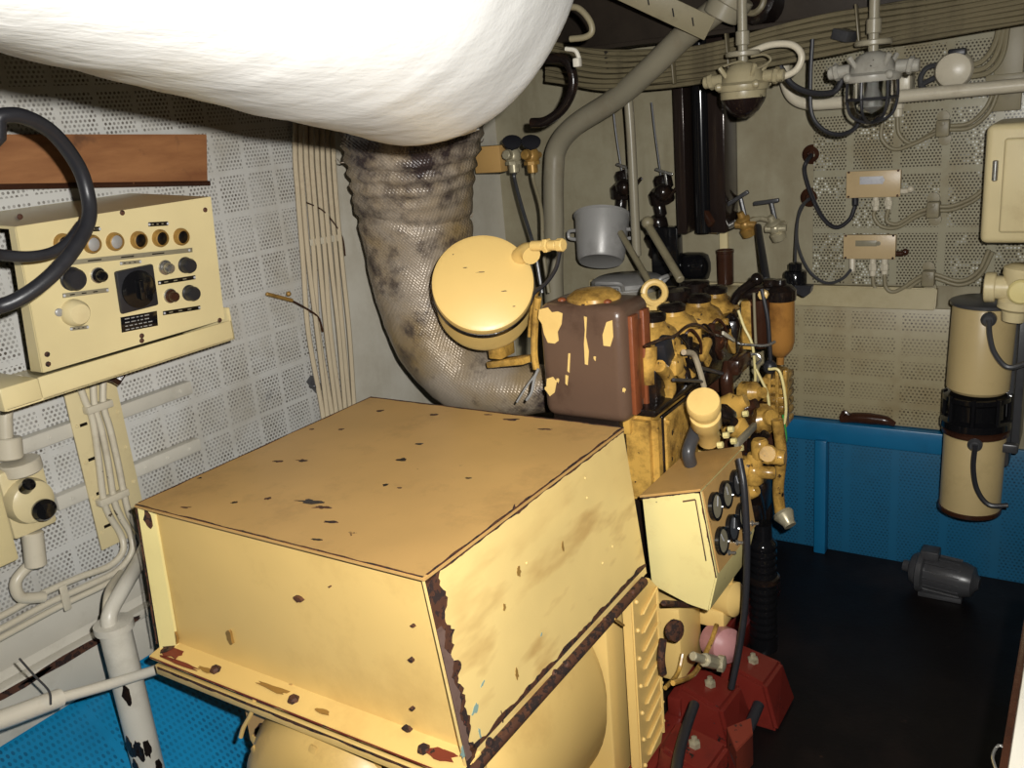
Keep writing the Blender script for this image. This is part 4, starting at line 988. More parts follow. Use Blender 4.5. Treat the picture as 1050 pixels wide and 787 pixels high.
    # vertical cable bundle
    for i in range(8):
        o = (i-3.5)*5.6; w = random.uniform(-3, 3)
        pts = [(322+o*.9, 60), (322+o, 150), (325+o, 200+w), (331+o*1.02, 270), (337+o*1.0+w, 340), (347+o*.85, 420), (354+o*.8, 480), (362+o, 560)]
        one('wall_cable', 'one of the pale painted cables tied in the upright bundle beside the perforated wall', 'cable', MB().tube([at(px, py, X=WX+.046+.008*(i % 2)) for px, py in pts], .0082, 8), 'cable_pale', group='upright cable bundle')
    one('cable_clamp', 'pale strap across the upright bundle of cables', 'clamp', MB().bar(at(318, 249, X=WX+.05), at(350, 243, X=WX+.05), .004, .022, up=(0, 0, 1)), 'conduit')
    one('twine', 'thin brown twine snagged on the upright bundle of cables', 'twine', MB().tube(path([(313, 207), (330, 215), (342, 228), (351, 243), (354, 262)], X=WX+.055), .0025, 6), 'dark_brown')
    t = Thing('wire_end', 'dangling wire with a yellow plug sticking out beside the cable bundle', 'wire')
    t.part('wire', MB().tube(path([(331, 340), (326, 325), (312, 315), (297, 307)], X=WX+.06), .0035, 8), 'dark_brown')
    t.part('plug', MB().cyl(at(300, 308, X=WX+.06), at(273, 301, X=WX+.055), .006, 10).ball(at(296, 301, X=WX+.06), .008, 10), 'brass'); t.done()
    one('wall_fixing', 'small dark fixing near the foot of the cable bundle', 'fixing', MB().ball(at(322, 395, X=WX+.03), .018, 12, .6).bar(at(318, 388, X=WX+.03), at(328, 400, X=WX+.03), .02, .03), 'dark_grey')
leftwall()

# ================================================================== UPPER MIDDLE: PIPES, VALVES, POTS
def shade(): pass
one('vent_pipe', 'thick grey painted pipe rising and bending up to the deckhead', 'pipe', MB().tube([(-1.755, 3.02, 0.0)]+[at(570, 330, Y=3.02), at(568, 230, Y=3.02), at(568, 175, Y=3.02), at(572, 150, Y=3.02), at(590, 128, Y=3.0), at(630, 102, Y=2.96), at(665, 72, Y=2.9), at(700, 38, Y=2.85), at(730, 14, Y=2.8), at(760, -12, Y=2.78)], .039, 20), 'grey_paint')
one('pipe_flange', 'cream flange where the thick grey pipe meets the deckhead', 'flange', MB().cyl(at(738, 18, Y=2.79), at(746, 2, Y=2.79), .055, 20).cyl(at(746, 2, Y=2.79), at(752, -8, Y=2.79), .07, 20), 'grey_paint')
def valves():
    for (px, py, mt, lab) in ((526, 160, 'bronze_pale', 'pale stop valve with dark handwheel high on the wall'), (545, 160, 'brass', 'orange-brass stop valve beside the pale one high on the wall')):
        Yv = 2.9; p = at(px, py, Y=Yv)
        t = Thing('stop_valve', lab, 'valve')
        mb = MB().ball(p, .03, 14, 1.2); mb.cyl(p+Vector((0, 0, -.06)), p+Vector((0, 0, -.02)), .02, 10); mb.cyl(p+Vector((.0, -.05, .01)), p, .018, 8); mb.cyl(p, p+Vector((.0, .06, 0.0)), .012, 8)
        mb.lathe([(.03, 0), (.03, .012), (.02, .02)], p+Vector((0, 0, -.03)), (0, 0, 1), 8)
        t.part('body', mb, mt)
        t.part('handwheel', MB().lathe([(.006, -.03), (.006, 0), (.034, .002), (.036, .012), (.02, .016), (0, .016)], p+Vector((.02, -.03, .045)), (.4, -.5, .8), 18), 'black_rubber')
        mb = MB().tube([p+Vector((0, 0, -.05)), at(px+2, 185, Y=Yv), at(px+10, 215, Y=Yv-.05), at(px+22 if px < 540 else px+12, 255, Y=Yv-.1), at(px+30 if px < 540 else px+18, 300, Y=Yv-.12)], .007, 8)
        t.part('tail_pipe', mb, 'dark_grey' if px < 540 else 'cable_dingy'); t.done()
    one('pipe_plate', 'tan block behind the two stop valves', 'block', MB().obox(at(503, 163, Y=2.97), (.12, .05, .1), None, .004), 'yellow_top')
valves()
# shelf behind the engine, carrying pots
one('shelf', 'narrow cream shelf behind the engine carrying the two pots', 'shelf', MB().box((-1.68, 2.98, 1.03), (-.99, WY-.062, 1.055), .004), 'cream')
def pots():
    t = Thing('cooking_pot', 'large grey lidded pot with clip handles on the shelf behind the engine', 'pot')
    c = at(643, 285, Y=3.115); zt = c.z; x = c.x; r = .132; zs = 1.056
    t.part('body', MB().lathe([(r*.9, 0), (r, .015), (r, zt-zs-.02)], (x, 3.115, zs), (0, 0, 1), 44), 'alu')
    t.part('lid', MB().lathe([(r*1.02, -.025), (r*1.05, -.02), (r*1.05, -.005), (r*.9, .006), (0, .012)], (x, 3.115, zt), (0, 0, 1), 44), 'alu')
    for s_ in (-1, 1):
        p = Vector((x+s_*.03+.0, 3.115-r*.98, zt-.03)) if s_ < 0 else Vector((x+r*.98, 3.07, zt-.03))
        d = Vector((0, -1, 0)) if s_ < 0 else Vector((1, 0, 0)); e = Vector((1, 0, 0)) if s_ < 0 else Vector((0, 1, 0))
        p = Vector((x, 3.115, zt-.02))+d*r*.99
        t.part('handle', MB().tube([p-e*.045, p-e*.05+d*.03+Vector((0, 0, .03)), p+d*.045+Vector((0, 0, .035)), p+e*.05+d*.03+Vector((0, 0, .03)), p+e*.045], .008, 8), 'alu')
    mb = MB().box((x+.0, 3.115-r-.015, zt-.06), (x+.03, 3.115-r+.002, zt-.01), .004); t.part('clip', mb, 'steel'); t.done()
    t = Thing('cooking_pot', 'smaller grey pot lying tilted on the lidded pot', 'pot')
    ax = Vector((-.14, .46, .88)).normalized()
    r1, r0 = .106, .09; L = .175
    base = at(616, 268, Y=3.05); base.z = max(base.z, zt+.052)
    t.part('body', MB().lathe([(r0*.7, .004), (r0*.92, 0), (r0, .012), (r1, L), (r1*1.05, L+.004), (r1*1.05, L+.01), (r1*.96, L+.008), (r0*.95, .02), (0, .02)], base, ax, 40), 'alu')
    e = Vector((1, 0.1, 0)).normalized()
    for s_ in (-1, 1):
        p = base+ax*(L*.62)+e*s_*r1*.98; f = e*s_
        t.part('handle', MB().tube([p+Vector((0, 0, .018)), p+f*.03+Vector((0, 0, .015)), p+f*.035, p+f*.03-Vector((0, 0, .012)), p-Vector((0, 0, .018))], .007, 8), 'alu')
    t.done()
pots()
def mids():
    one('thin_pipe', 'slim grey pipe hanging from the deckhead just past the tilted pot', 'pipe', MB().tube([at(644, 100, Y=3.02), at(647, 140, Y=3.02), at(650, 200, Y=3.02), at(653, 262, Y=3.02)], .0165, 12), 'grey_paint')
    one('lagged_rod', 'tan rod leaning from the pots up to the dark fittings', 'rod', MB().cyl(at(668, 293, Y=2.86), at(636, 238, Y=3.05), .012, 12), 'cable_dingy')
    one('lever_arm', 'tan lever with a ball end leaning over the rocker covers', 'lever', MB().cyl(at(698, 287, Y=2.72), at(664, 230, Y=2.9), .014, 12).ball(at(664, 228, Y=2.9), .022), 'cable_dingy')
    for (px, py, lab) in ((640, 190, 'black oily hanging chain of fittings by the slim grey pipe'), (680, 195, 'black oily valve stack under a thin line near the dark upright duct')):
        t = Thing('oily_valve', lab, 'valve'); Yv = 3.25
        mb = MB()
        for i in range(6):
            p = at(px-i*1.6, py-8+i*14, Y=Yv); r = .036+.014*math.sin(i*2.1)
            mb.lathe([(r*.6, -.03), (r, -.02), (r, .016), (r*.7, .03)], p, (random.uniform(-.3, .3), random.uniform(-.4, .1), 1), 12)
        mb.ball(at(px, py+2, Y=Yv-.04), .034); t.part('body', mb, 'black_oily')
        t.part('handle', MB().bar(at(px-8, py-22, Y=Yv-.04), at(px+10, py-16, Y=Yv-.04), .012, .01).bar(at(px+2, py-18, Y=Yv-.04), at(px+4, py-4, Y=Yv-.04), .01, .01), 'steel')
        t.part('lever', MB().bar(at(px+6, py+8, Y=Yv-.05), at(px+18, py-8, Y=Yv-.05), .012, .012), 'black_oily')
        t.part('line', MB().tube(path([(px-12, 105), (px-8, 140), (px-2, py-12)], Y=Yv), .004, 6), 'black_rubber'); t.done()
    # dark trunk
    t = Thing('cable_duct', 'tall shiny dark brown duct fixed upright on the end wall', 'trunk'); Yv = 3.16
    a_ = at(697, 70, Y=Yv); b_ = at(737, 240, Y=Yv); z0 = at(710, 240, Y=Yv).z
    mb = MB().box((at(703, 150, Y=Yv).x-.045, Yv, z0), (at(703, 150, Y=Yv).x-.005, WY, 2.0), .006); t.part('side_plate', mb, 'trunk')
    x_ = at(713, 150, Y=Yv).x; t.part('round_front', MB().cyl((x_+.012, Yv+.03, z0), (x_+.012, Yv+.03, 2.0), .032, 20), 'black_gloss')
    mb = MB().box((x_+.035, Yv+.02, z0), (x_+.10, WY, 2.0), .006); t.part('side_plate', mb, 'trunk')
    t.part('pull_bracket', MB().bar(at(722, 216, Y=Yv+.02), at(730, 230, Y=Yv-.01), .02, .03), 'dark_brown'); t.done()
    x_ = at(738, 150, Y=WY-.01).x
    one('wall_batten', 'cream batten beside the dark upright duct on the end wall', 'batten', MB().box((x_-.005, WY-.02, 1.06), (x_+.025, WY, 1.95), .002), 'cream')
    x2 = at(845, 150, Y=WY-.01).x
    # black box, jar and tumbler on the ledge
    Yl = WY-.07
    t = Thing('black_bin', 'black open box on the shelf behind the leaning lever', 'box'); z = 1.055
    c = at(682, 262, Y=3.2); x = c.x
    t.part('black_bin', MB().box((at(668, 262, Y=3.2).x, 3.2, 1.056), (at(695, 262, Y=3.2).x, 3.256, at(690, 233, Y=3.2).z), .006), 'black_gloss'); t.done(single=True)
    c = at(711, 284, Y=3.2)
    one('black_jar', 'squat round-shouldered black jar lying by the cream ledge', 'jar', MB().lathe([(.0, -.06), (.04, -.06), (.052, -.05), (.056, -.03), (.056, .035), (.048, .055), (.02, .064), (0, .065)], at(712, 273, Z=1.113), (1, -.1, 0), 30), 'black_gloss')
    c = at(744, 291, Z=1.056); zt = at(744, 256, Y=c.y).z; x = c.x; yg = min(c.y, WY-.036)
    t = Thing('drinking_glass', 'brown stained tumbler standing on the cream ledge', 'tumbler')
    t.part('drinking_glass', MB().lathe([(.028, 0), (.031, .003), (.032, zt-1.056-.012), (.034, zt-1.056-.01), (.034, zt-1.056), (.03, zt-1.056), (.029, .006), (0, .006)], (x, yg, 1.056), (0, 0, 1), 28), 'dark_brown'); t.done(single=True)
    # gauge cocks on the smooth wall
    t = Thing('gauge_cock', 'pair of dull cocks with bar handles on a short pipe on the end wall', 'valve'); Yv = 3.22
    mb = MB().cyl(at(722, 235, Y=Yv), at(737, 236, Y=Yv), .014, 12); t.part('pipe', mb, 'brass')
    mb = MB().tube(path([(735, 237), (745, 233), (755, 228)], Y=Yv), .012, 10); t.part('pipe', mb, 'steel')
    for (px, py, mt) in ((764, 230, 'brass'), (795, 234, 'bronze_pale')):
        p = at(px, py, Y=Yv)
        mb = MB().lathe([(.012, -.05), (.026, -.044), (.028, -.02), (.018, -.012), (.02, .012), (.026, .018), (.026, .026), (.014, .032), (.012, .05), (0, .052)], p, (-.25, -.3, .9), 16); mb.cyl(p+Vector((-.035, -.01, 0)), p+Vector((.04, .0, .0)), .014, 10); mb.ball(p, .024, 12); mb.cyl(p, p+Vector((0, .1, 0)), .015, 10)
        v = t.part('body', mb, mt)
        mb = MB().cyl(p+Vector((0, 0, .03)), p+Vector((-.015, 0, .095)), .008, 8)
        q = p+Vector((-.015, -.005, .10))
        mb.bar(q-Vector((.06, 0, .035 if px < 780 else .01)), q+Vector((.03, 0, .018 if px < 780 else .0)), .02, .014)
        t.part('handle', mb, 'dark_grey', v)
    t.part('link', MB().tube(path([(770, 226), (780, 224), (790, 226)], Y=Yv), .009, 8), 'bronze_pale'); t.done()
    one('hose', 'black hose dropping from the gauge cocks to the fuel filter', 'hose', MB().cyl(at(777, 232, Y=3.18), at(786, 288, Y=2.84), .013, 12), 'black_rubber')
    # hanging socket
    t = Thing('hanging_socket', 'black cylindrical socket hanging on a thin cable beside the fuel filter', 'socket'); Yv = 3.1
    p = at(815.5, 285, Y=Yv)
    mb = MB().lathe([(.036, -.045), (.038, -.04), (.038, .02), (.034, .026), (.022, .028), (.022, .052), (.008, .056), (0, .056)], p, (0, 0, 1), 26); t.part('shell', mb, 'black_gloss')
    mb = MB().slab([at(812, 293, Y=Yv-.04), at(832, 293, Y=Yv-.04), at(830, 301, Y=Yv-.04), at(824, 305, Y=Yv-.04), at(815, 300, Y=Yv-.04)], (0, .04, 0), .003); t.part('flap', mb, 'black_rubber')
    t.part('cord', MB().tube([p+Vector((0, 0, .05)), at(816, 250, Y=3.15), at(818, 225, Y=3.2), at(826, 207, Y=3.28), at(831, 203, Y=WY-.012)], .0045, 8), 'dark_grey'); t.done()
mids()

# ================================================================== END WALL RIGHT: BOXES, CABLES, LAMPS
def rightwall():
    yw = WY-.014
    for (px, py, lab) in ((833, 158, 'upper dark rubber wall bush where a black cable enters'), (831, 202, 'lower dark rubber wall bush where two cables enter')):
        one('wall_bush', lab, 'bush', MB().lathe([(.034, 0), (.034, -.008), (.018, -.02), (.014, -.022), (.012, -.008)], at(px, py, Y=WY-.001), (0, 1, 0), 22), 'dark_brown')
    one('wall_cable', 'black cable sagging from the upper bush to the upper junction box', 'cable', MB().tube([at(832, 159, Y=WY-.01)]+path([(827, 166), (825, 176), (831, 197), (843, 222), (857, 233), (871, 225), (877, 211)], Y=yw-.03), .0075, 8), 'black_rubber')
    one('wall_cable', 'thin grey cable sagging from the lower bush to the lower junction box', 'cable', MB().tube([at(831, 203, Y=WY-.01)]+path([(821, 213), (817, 234), (819, 255), (830, 278), (847, 290), (863, 286), (873, 276)], Y=yw-.04), .0055, 8), 'dark_grey')
    for k, (x0, y0, x1, y1) in enumerate(((869, 175, 922, 202), (866, 240, 917, 266))):
        t = Thing('junction_box', ['upper flat cream junction box with a pale worn label', 'lower flat cream junction box with a dark worn label'][k], 'junction box')
        a_ = at(x0, y0, Y=yw-.04); b_ = at(x1, y1, Y=yw-.04)
        t.part('box', MB().box((a_.x, yw-.036, b_.z+.004), (b_.x, yw, a_.z-.006), .004), 'tan_box')
        cv = t.part('cover', MB().box((a_.x-.003, yw-.042, b_.z+.001), (b_.x+.003, yw-.035, a_.z-.003), .002), 'tan_box')
        c = (a_+b_)/2
        mb = MB().obox((c.x-.005 if k == 0 else c.x-.01, yw-.0425, c.z+.012), (.075 if k == 0 else .07, .002, .026 if k == 0 else .02), None, .0005); mb.lathe([(.008, 0), (.008, .003), (0, .004)], (c.x+.03, yw-.0435, c.z+.012), (0, -1, 0), 10)
        t.part('label_plate', mb, 'white_label' if k == 0 else 'label_grey', cv)
        for (fx, fz) in ((0.03, .06), (.97, .06), (.03, .94), (.97, .94)):
            t.part('screw', MB().lathe([(.004, 0), (.004, .002), (0, .003)], (a_.x+(b_.x-a_.x)*fx, yw-.042, b_.z+(a_.z-b_.z)*fz), (0, -1, 0), 8), 'rust', cv)
        gl = ((898, 203, 216), (911, 203, 216)) if k == 0 else ((895, 267, 283), (907, 267, 283))
        for (gx, g0, g1) in gl:
            p = at(gx, g0-3, Y=yw-.02); q = at(gx, g1, Y=yw-.02)
            t.part('gland', MB().cyl(p, q, .011, 12).cyl(p.lerp(q, .3), p.lerp(q, .7), .014, 6), 'conduit')
        g = (877, 203, 211) if k == 0 else (874, 267, 279); p = at(g[0], g[1]-3, Y=yw-.02); q = at(g[0], g[2], Y=yw-.03)
        t.part('gland', MB().cyl(p, q, .011, 10), 'black_rubber' if k == 0 else 'conduit')
        p = at(x1, y1-6, Y=yw-.02); t.part('gland', MB().cyl(p, p+Vector((.03, 0, 0)), .010, 10).ball(p+Vector((.035, 0, .006)), .012, 10), 'dark_brown' if k else 'conduit')
        t.done()
    L = [([(898, 214), (896, 222), (904, 232), (920, 233), (940, 222), (958, 216), (976, 215), (998, 206), (1014, 192)], 'outer conduit looping from the upper junction box to the cabinet'),
         ([(911, 214), (909, 225), (913, 229), (922, 229), (940, 218), (958, 212), (976, 211), (998, 202), (1014, 188)], 'inner conduit looping from the upper junction box to the cabinet'),
         ([(895, 281), (897, 294), (911, 304), (925, 300), (944, 287), (958, 285), (984, 292), (1005, 282), (1018, 258)], 'outer conduit looping from the lower junction box to the cabinet'),
         ([(907, 281), (908, 293), (914, 299), (924, 296), (944, 283), (958, 281), (984, 288), (1003, 278), (1014, 256)], 'inner conduit looping from the lower junction box to the cabinet'),
         ([(920, 118), (922, 137), (934, 147), (950, 140), (966, 130), (992, 127), (1010, 112), (1020, 92)], 'upper conduit curling down from the T-fitting on the pipe'),
         ([(905, 125), (904, 142), (917, 153), (938, 147), (966, 134), (994, 131), (1014, 115), (1024, 92)], 'lower conduit curling down behind the glass lamp')]
    for k, (c, lab) in enumerate(L):
        one('conduit', lab, 'conduit', MB().tube([at(px, py, Y=yw-.014-.013*(k % 2)) for px, py in c], .0068, 10), 'cable_dingy')
    for (px, py, lab) in ((958, 214, 'saddle clamp on the upper pair of conduits'), (953, 284, 'saddle clamp on the lower pair of conduits'), (968, 131, 'saddle clamp on the topmost pair of conduits')):
        p = at(px, py, Y=yw-.01); one('conduit_clamp', lab, 'clamp', MB().box((p.x-.02, yw-.045, p.z-.026), (p.x+.02, yw, p.z+.026), .005).lathe([(.007, 0), (.007, .006), (0, .007)], (p.x, yw-.045, p.z+.015), (0, -1, 0), 8).lathe([(.02, 0), (.02, .01), (0, .012)], (p.x-.004, yw, p.z+.034), (0, -1, 0), 10).lathe([(.02, 0), (.02, .01), (0, .012)], (p.x+.004, yw, p.z-.036), (0, -1, 0), 10), 'cable_dingy')
    # painted conduit pipe across the top
    one('conduit_pipe', 'pale round pipe running level behind the glass lamp', 'pipe', MB().tube([at(803, 60, Y=3.2), at(805, 80, Y=3.2), at(812, 98, Y=3.2), at(828, 106, Y=3.2), at(860, 105, Y=3.2), at(920, 99, Y=3.2), at(985, 93, Y=3.2), at(1060, 86, Y=3.2)], .0205, 16), 'conduit')
    t = Thing('conduit_fitting', 'pale box fitting with gland just above the level pipe', 'fitting')
    p = at(926, 84, Y=3.26); t.part('body', MB().obox(p, (.06, .09, .065), None, .01), 'conduit'); t.part('gland', MB().cyl(at(921, 100, Y=3.28), at(921, 120, Y=3.28), .014, 12).cyl(at(921, 106, Y=3.28), at(921, 112, Y=3.28), .018, 8), 'conduit'); t.done()
    # round white junction
    t = Thing('round_junction_box', 'round pale disc-fronted box with cables, above the level pipe', 'junction box')
    p = at(978, 72, Y=3.25)
    t.part('cover', MB().lathe([(.055, .05), (.056, 0), (.05, -.012), (.03, -.02), (0, -.022)], p, (0, 1, 0), 32), 'conduit')
    t.part('cap', MB().obox(at(982, 54, Y=3.26), (.05, .04, .025), None, .005), 'black_rubber')
    t.part('stub', MB().cyl(p+Vector((0, .03, 0)), p+Vector((0, .07, 0)), .04, 20), 'cable_dingy'); t.done()
    for k, (c, lab) in enumerate((([(993, 68), (1008, 62), (1020, 45), (1026, 20)], 'first'), ([(993, 74), (1012, 68), (1024, 50), (1030, 20)], 'second'), ([(992, 79), (1014, 74), (1028, 56), (1034, 20)], 'third'), ([(962, 66), (950, 70), (944, 80), (945, 92)], 'loop'), ([(962, 78), (950, 84), (945, 88), (950, 92)], 'low'))):
        lab = {'first': 'topmost cable rising from the round disc-fronted box', 'second': 'middle cable rising from the round disc-fronted box', 'third': 'lowest cable rising from the round disc-fronted box', 'loop': 'dark loop of cable on the lamp side of the round disc-fronted box', 'low': 'short lower cable on the lamp side of the round disc-fronted box'}[lab]
        one('wall_cable', lab, 'cable', MB().tube(path(c, Y=3.27), .0085, 8), 'cable_dingy' if k < 3 else 'dark_grey')
    p = at(1030, 70, Y=3.27); one('cable_channel', 'dark upright channel on the end wall above the cabinet', 'channel', MB().box((p.x-.03, 3.28, 1.62), (p.x+.05, WY-.014, 1.95), .003).box((p.x-.05, 3.27, 1.70), (p.x+.07, 3.30, 1.73), .002), 'cable_dingy')
    # cabinet
    t = Thing('wall_cabinet', 'cream steel cabinet with raised bright door high on the end wall', 'cabinet')
    a_ = at(1010, 128, Y=3.0); b_ = at(1008, 250, Y=3.0); x0, z1, z0 = a_.x+.004, a_.z, b_.z
    t.part('body', MB().box((x0, 3.0, z0), (.10, WY-.014, z1), .02, seg=4), 'cream')
    dr = t.part('door', MB().box((x0+.05, 2.982, z0+.035), (.08, 3.0, z1-.04), .014, seg=4), 'cream')
    t.part('latch', MB().box((x0+.12, 2.972, z0+.17), (x0+.15, 2.984, z0+.22), .004), 'steel', dr); 
    t.part('hinge', MB().cyl((x0+.03, 2.995, z1-.16), (x0+.03, 2.995, z1-.10), .008, 10), 'steel'); t.done()
    # stacked motors
    t = Thing('pump_motor', 'stacked pair of cream motor drums with a dark shiny joint, fixed on the end wall', 'motor'); Yv = 3.1
    def drum(top, bot, wx, r, lab):
        c = at(*top, Y=Yv); d = at(*bot, Y=Yv)
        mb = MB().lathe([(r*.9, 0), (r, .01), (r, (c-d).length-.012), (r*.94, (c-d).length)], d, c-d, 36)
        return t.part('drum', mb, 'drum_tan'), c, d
    d1, c, d = drum((1010, 312), (1002, 399), 0, .092, '')
    t.part('lid_rim', MB().lathe([(.094, 0), (.1, .003), (.1, .012), (.09, .016)], c, c-d, 36), 'dark_grey', d1)
    d2, c2, d_ = drum((1000, 440), (994, 520), 0, .092, '')
    t.part('lid_rim', MB().lathe([(.094, -.01), (.1, -.006), (.1, .006), (.09, .012)], c2, c2-d_, 36), 'dark_brown', d2)
    t.part('lid_rim', MB().lathe([(.09, -.004), (.096, -.002), (.096, .010), (.092, .012)], d_, c2-d_, 36), 'dark_brown', d2)
    mb = MB().lathe([(.08, 0), (.105, .008), (.105, .03), (.085, .04), (.085, .09), (.10, .1), (.1, .115), (.08, .12)], c2+Vector((0, 0, .01)), d-c2, 32)
    for i in range(8): 
        a_ = 2*PI*i/8; mb.lathe([(.008, 0), (.008, .1)], c2+Vector((.095*math.cos(a_), .095*math.sin(a_), .03)), (0, 0, 1), 6)
    t.part('joint', mb, 'black_gloss')
    p = at(1014, 327, Y=Yv-.09); g = t.part('cable_gland', MB().lathe([(.022, .02), (.022, -.012), (.014, -.022), (0, -.022)], p, (0, 1, 0), 18), 'dark_grey', d1)
    t.part('cable', MB().tube(path([(1014, 328), (1015, 345), (1020, 362), (1033, 376), (1052, 372), (1075, 360)], Y=Yv-.12), .008, 8), 'dark_grey')
    p = at(1000, 455, Y=Yv-.09); t.part('cable_gland', MB().lathe([(.022, .02), (.022, -.012), (.014, -.022), (0, -.022)], p, (0, 1, 0), 18), 'dark_grey', d2)
    t.part('cable', MB().tube(path([(1000, 456), (998, 480), (1002, 502), (1014, 517), (1034, 518)], Y=Yv-.12), .008, 8), 'black_rubber')
    mb = MB().box((c.x-.02, Yv+.05, .56), (c.x+.12, WY-.02, 1.0), .004); mb.obox(at(1032, 400, Y=Yv+.05), (.05, .08, .5), None, .01); mb.obox(at(1028, 458, Y=Yv-.02), (.09, .03, .03), None, .006)
    t.part('back_bracket', mb, 'dark_grey'); t.done()
    # cream valve fitting
    t = Thing('pipe_valve', 'cream valve body with a round cap beside the cabinet and the motor drums', 'valve'); Yv = 2.98
    p = at(1045, 295, Y=Yv)
    mb = MB().lathe([(.03, -.10), (.035, -.07), (.05, -.06), (.05, -.04), (.04, -.03), (.045, .03), (.05, .04), (.05, .06), (.03, .07)], p, (0.1, 0, 1), 22); mb.cyl(p+Vector((-.07, 0, 0)), p+Vector((.1, 0, 0)), .035, 18); mb.cyl(p, p+Vector((0, .33, 0)), .02, 10)
    t.part('body', mb, 'cream')
    t.part('cap', MB().lathe([(.036, 0), (.036, -.012), (.03, -.018), (0, -.02)], p+Vector((.01, -.05, 0)), (0, 1, 0), 24), 'yellow_pale')
    t.part('bonnet', MB().cyl(p+Vector((-.09, 0, 0)), p+Vector((-.06, 0, 0)), .045, 18), 'cream'); t.done()
    # dark oily object on blue rail
    a_ = at(862, 426, Y=3.27); b_ = at(918, 434, Y=3.27)
    one('oily_rag', 'oily brown rag lying along the blue dado rail', 'rag', MB().tube([at(862, 430, Y=3.295), at(875, 428, Y=3.295), at(892, 429, Y=3.295), at(908, 431, Y=3.295), at(918, 435, Y=3.295)], [.014, .02, .022, .018, .009], 12).tube([at(862, 428, Y=3.29), at(866, 422, Y=3.29), at(872, 427, Y=3.29)], .007, 8), 'dark_brown')
    # motor on the floor
    t = Thing('floor_motor', 'small dark grey motor standing on the black floor by the blue dado', 'motor')
    c = at(967, 574, Y=3.12); r = .062; c.z = .075; ax = Vector((1, -.12, -.02)).normalized()
    mb = MB().lathe([(.02, -.13), (.022, -.11), (r*.8, -.1), (r, -.08), (r, .07), (r*.85, .1), (.03, .11), (.02, .12)], c, ax, 28)
    for i in range(14):
        a_ = 2*PI*i/14; e = Vector((0, math.cos(a_), math.sin(a_))); mb.bar(c+e*r-ax*.07, c+e*r+ax*.06, .004, .012, up=e, bev=0)
    t.part('casing', mb, 'dark_grey')
    t.part('end_flange', MB().lathe([(.075, -.075), (.08, -.072), (.08, -.055), (.07, -.05)], c, ax, 28), 'dark_grey')
    t.part('terminal_box', MB().obox(c+Vector((-.04, 0, .075)), (.06, .06, .035), None, .006), 'dark_grey')
    t.part('foot', MB().box((c.x-.07, c.y-.05, 0), (c.x+.07, c.y+.05, .018), .004), 'dark_grey'); t.done()
    # low pale cabinet edge beside the walkway
    z = .90; a_ = at(1050, 640, Z=z); b_ = at(1022, 787, Z=z); xx = (a_.x+b_.x)/2
    t = Thing('low_locker', 'pale painted locker top at the edge of the walkway', 'locker')
    t.part('body', MB().box((xx+.012, .75, 0), (.5, 1.62, z-.02), .004), 'white_paint'); t.part('top', MB().box((xx+.01, .74, z-.02), (.51, 1.63, z), .004), 'white_paint')
    t.part('edge_trim', MB().box((xx, .74, z-.03), (xx+.010, 1.63, z-.004), .002), 'dark_brown'); t.part('wire_hook', MB().tube(path([(1036, 770), (1024, 764), (1018, 775), (1022, 790)], Z=z-.01), .002, 6), 'steel'); t.done()
rightwall()

# ================================================================== LAMPS
def lamp(px, py, Yv, dark, lab):
    t = Thing('bulkhead_lamp', lab, 'lamp'); p = at(px, py, Y=Yv)
    mb = MB().cyl(p+Vector((0, 0, .03)), p+Vector((0, 0, .24)), .014, 14).cyl(p+Vector((0, 0, .09)), p+Vector((0, 0, .13)), .02, 12).cyl(p+Vector((0, 0, .06)), p+Vector((0, 0, .075)), .05, 18)
    t.part('stem', mb, 'grey_paint')
    mb = MB().lathe([(.072, -.035), (.075, -.03), (.075, -.018), (.062, -.01), (.055, .015), (.04, .035), (.02, .045), (0, .046)], p, (0, 0, 1), 32)
    for i in range(4):
        a_ = PI/4+i*PI/2; mb.bar(p+Vector((.05*math.cos(a_), .05*math.sin(a_), .0)), p+Vector((.075*math.cos(a_), .075*math.sin(a_), .035)), .012, .012); mb.ball(p+Vector((.078*math.cos(a_), .078*math.sin(a_), -.02)), .012, 8)
    for s_ in (-1, 1): mb.cyl(p+Vector((s_*.06, 0, 0)), p+Vector((s_*.12, 0, -.003)), .018, 12); mb.cyl(p+Vector((s_*.09, 0, 0)), p+Vector((s_*.105, 0, -.003)), .024, 8)
    t.part('housing', mb, 'lamp_dingy' if dark else 'lamp_grey')
    if dark:
        t.part('retaining_ring', MB().lathe([(.064, -.058), (.066, -.054), (.066, -.036), (.06, -.034)], p, (0, 0, 1), 32), 'lamp_dingy')
        t.part('bowl', MB().lathe([(0, -.112), (.02, -.110), (.044, -.094), (.06, -.070), (.066, -.057), (.06, -.054), (0, -.054)], p, (0, 0, 1), 32), 'smoked', label='soot-dark glass bowl')
    else:
        t.part('bowl', MB().lathe([(.05, -.03), (.05, -.085), (.042, -.115), (.024, -.13), (0, -.134)], p, (0, 0, 1), 32), 'glass', label='clear glass bowl')
        t.part('bulb', MB().lathe([(.012, -.03), (.013, -.055), (.024, -.08), (.022, -.1), (0, -.115)], p, (0, 0, 1), 20), 'alu')
        mb = MB()
        for i in range(3):
            a_ = i*PI/3+.3; d = Vector((math.cos(a_), math.sin(a_), 0))
            mb.tube([p+d*.066+Vector((0, 0, -.03)), p+d*.066+Vector((0, 0, -.085)), p+d*.05+Vector((0, 0, -.128)), p+Vector((0, 0, -.146)), p-d*.05+Vector((0, 0, -.128)), p-d*.066+Vector((0, 0, -.085)), p-d*.066+Vector((0, 0, -.03))], .0042, 8)
        mb.ring(p+Vector((0, 0, -.08)), .067, .0042, (0, 0, 1)); t.part('wire_guard', mb, 'black_rubber')
    t.done(); return p
lamp(762, 80, 2.72, True, 'ceiling lamp with a soot-dark bowl hanging beside the thick grey pipe')
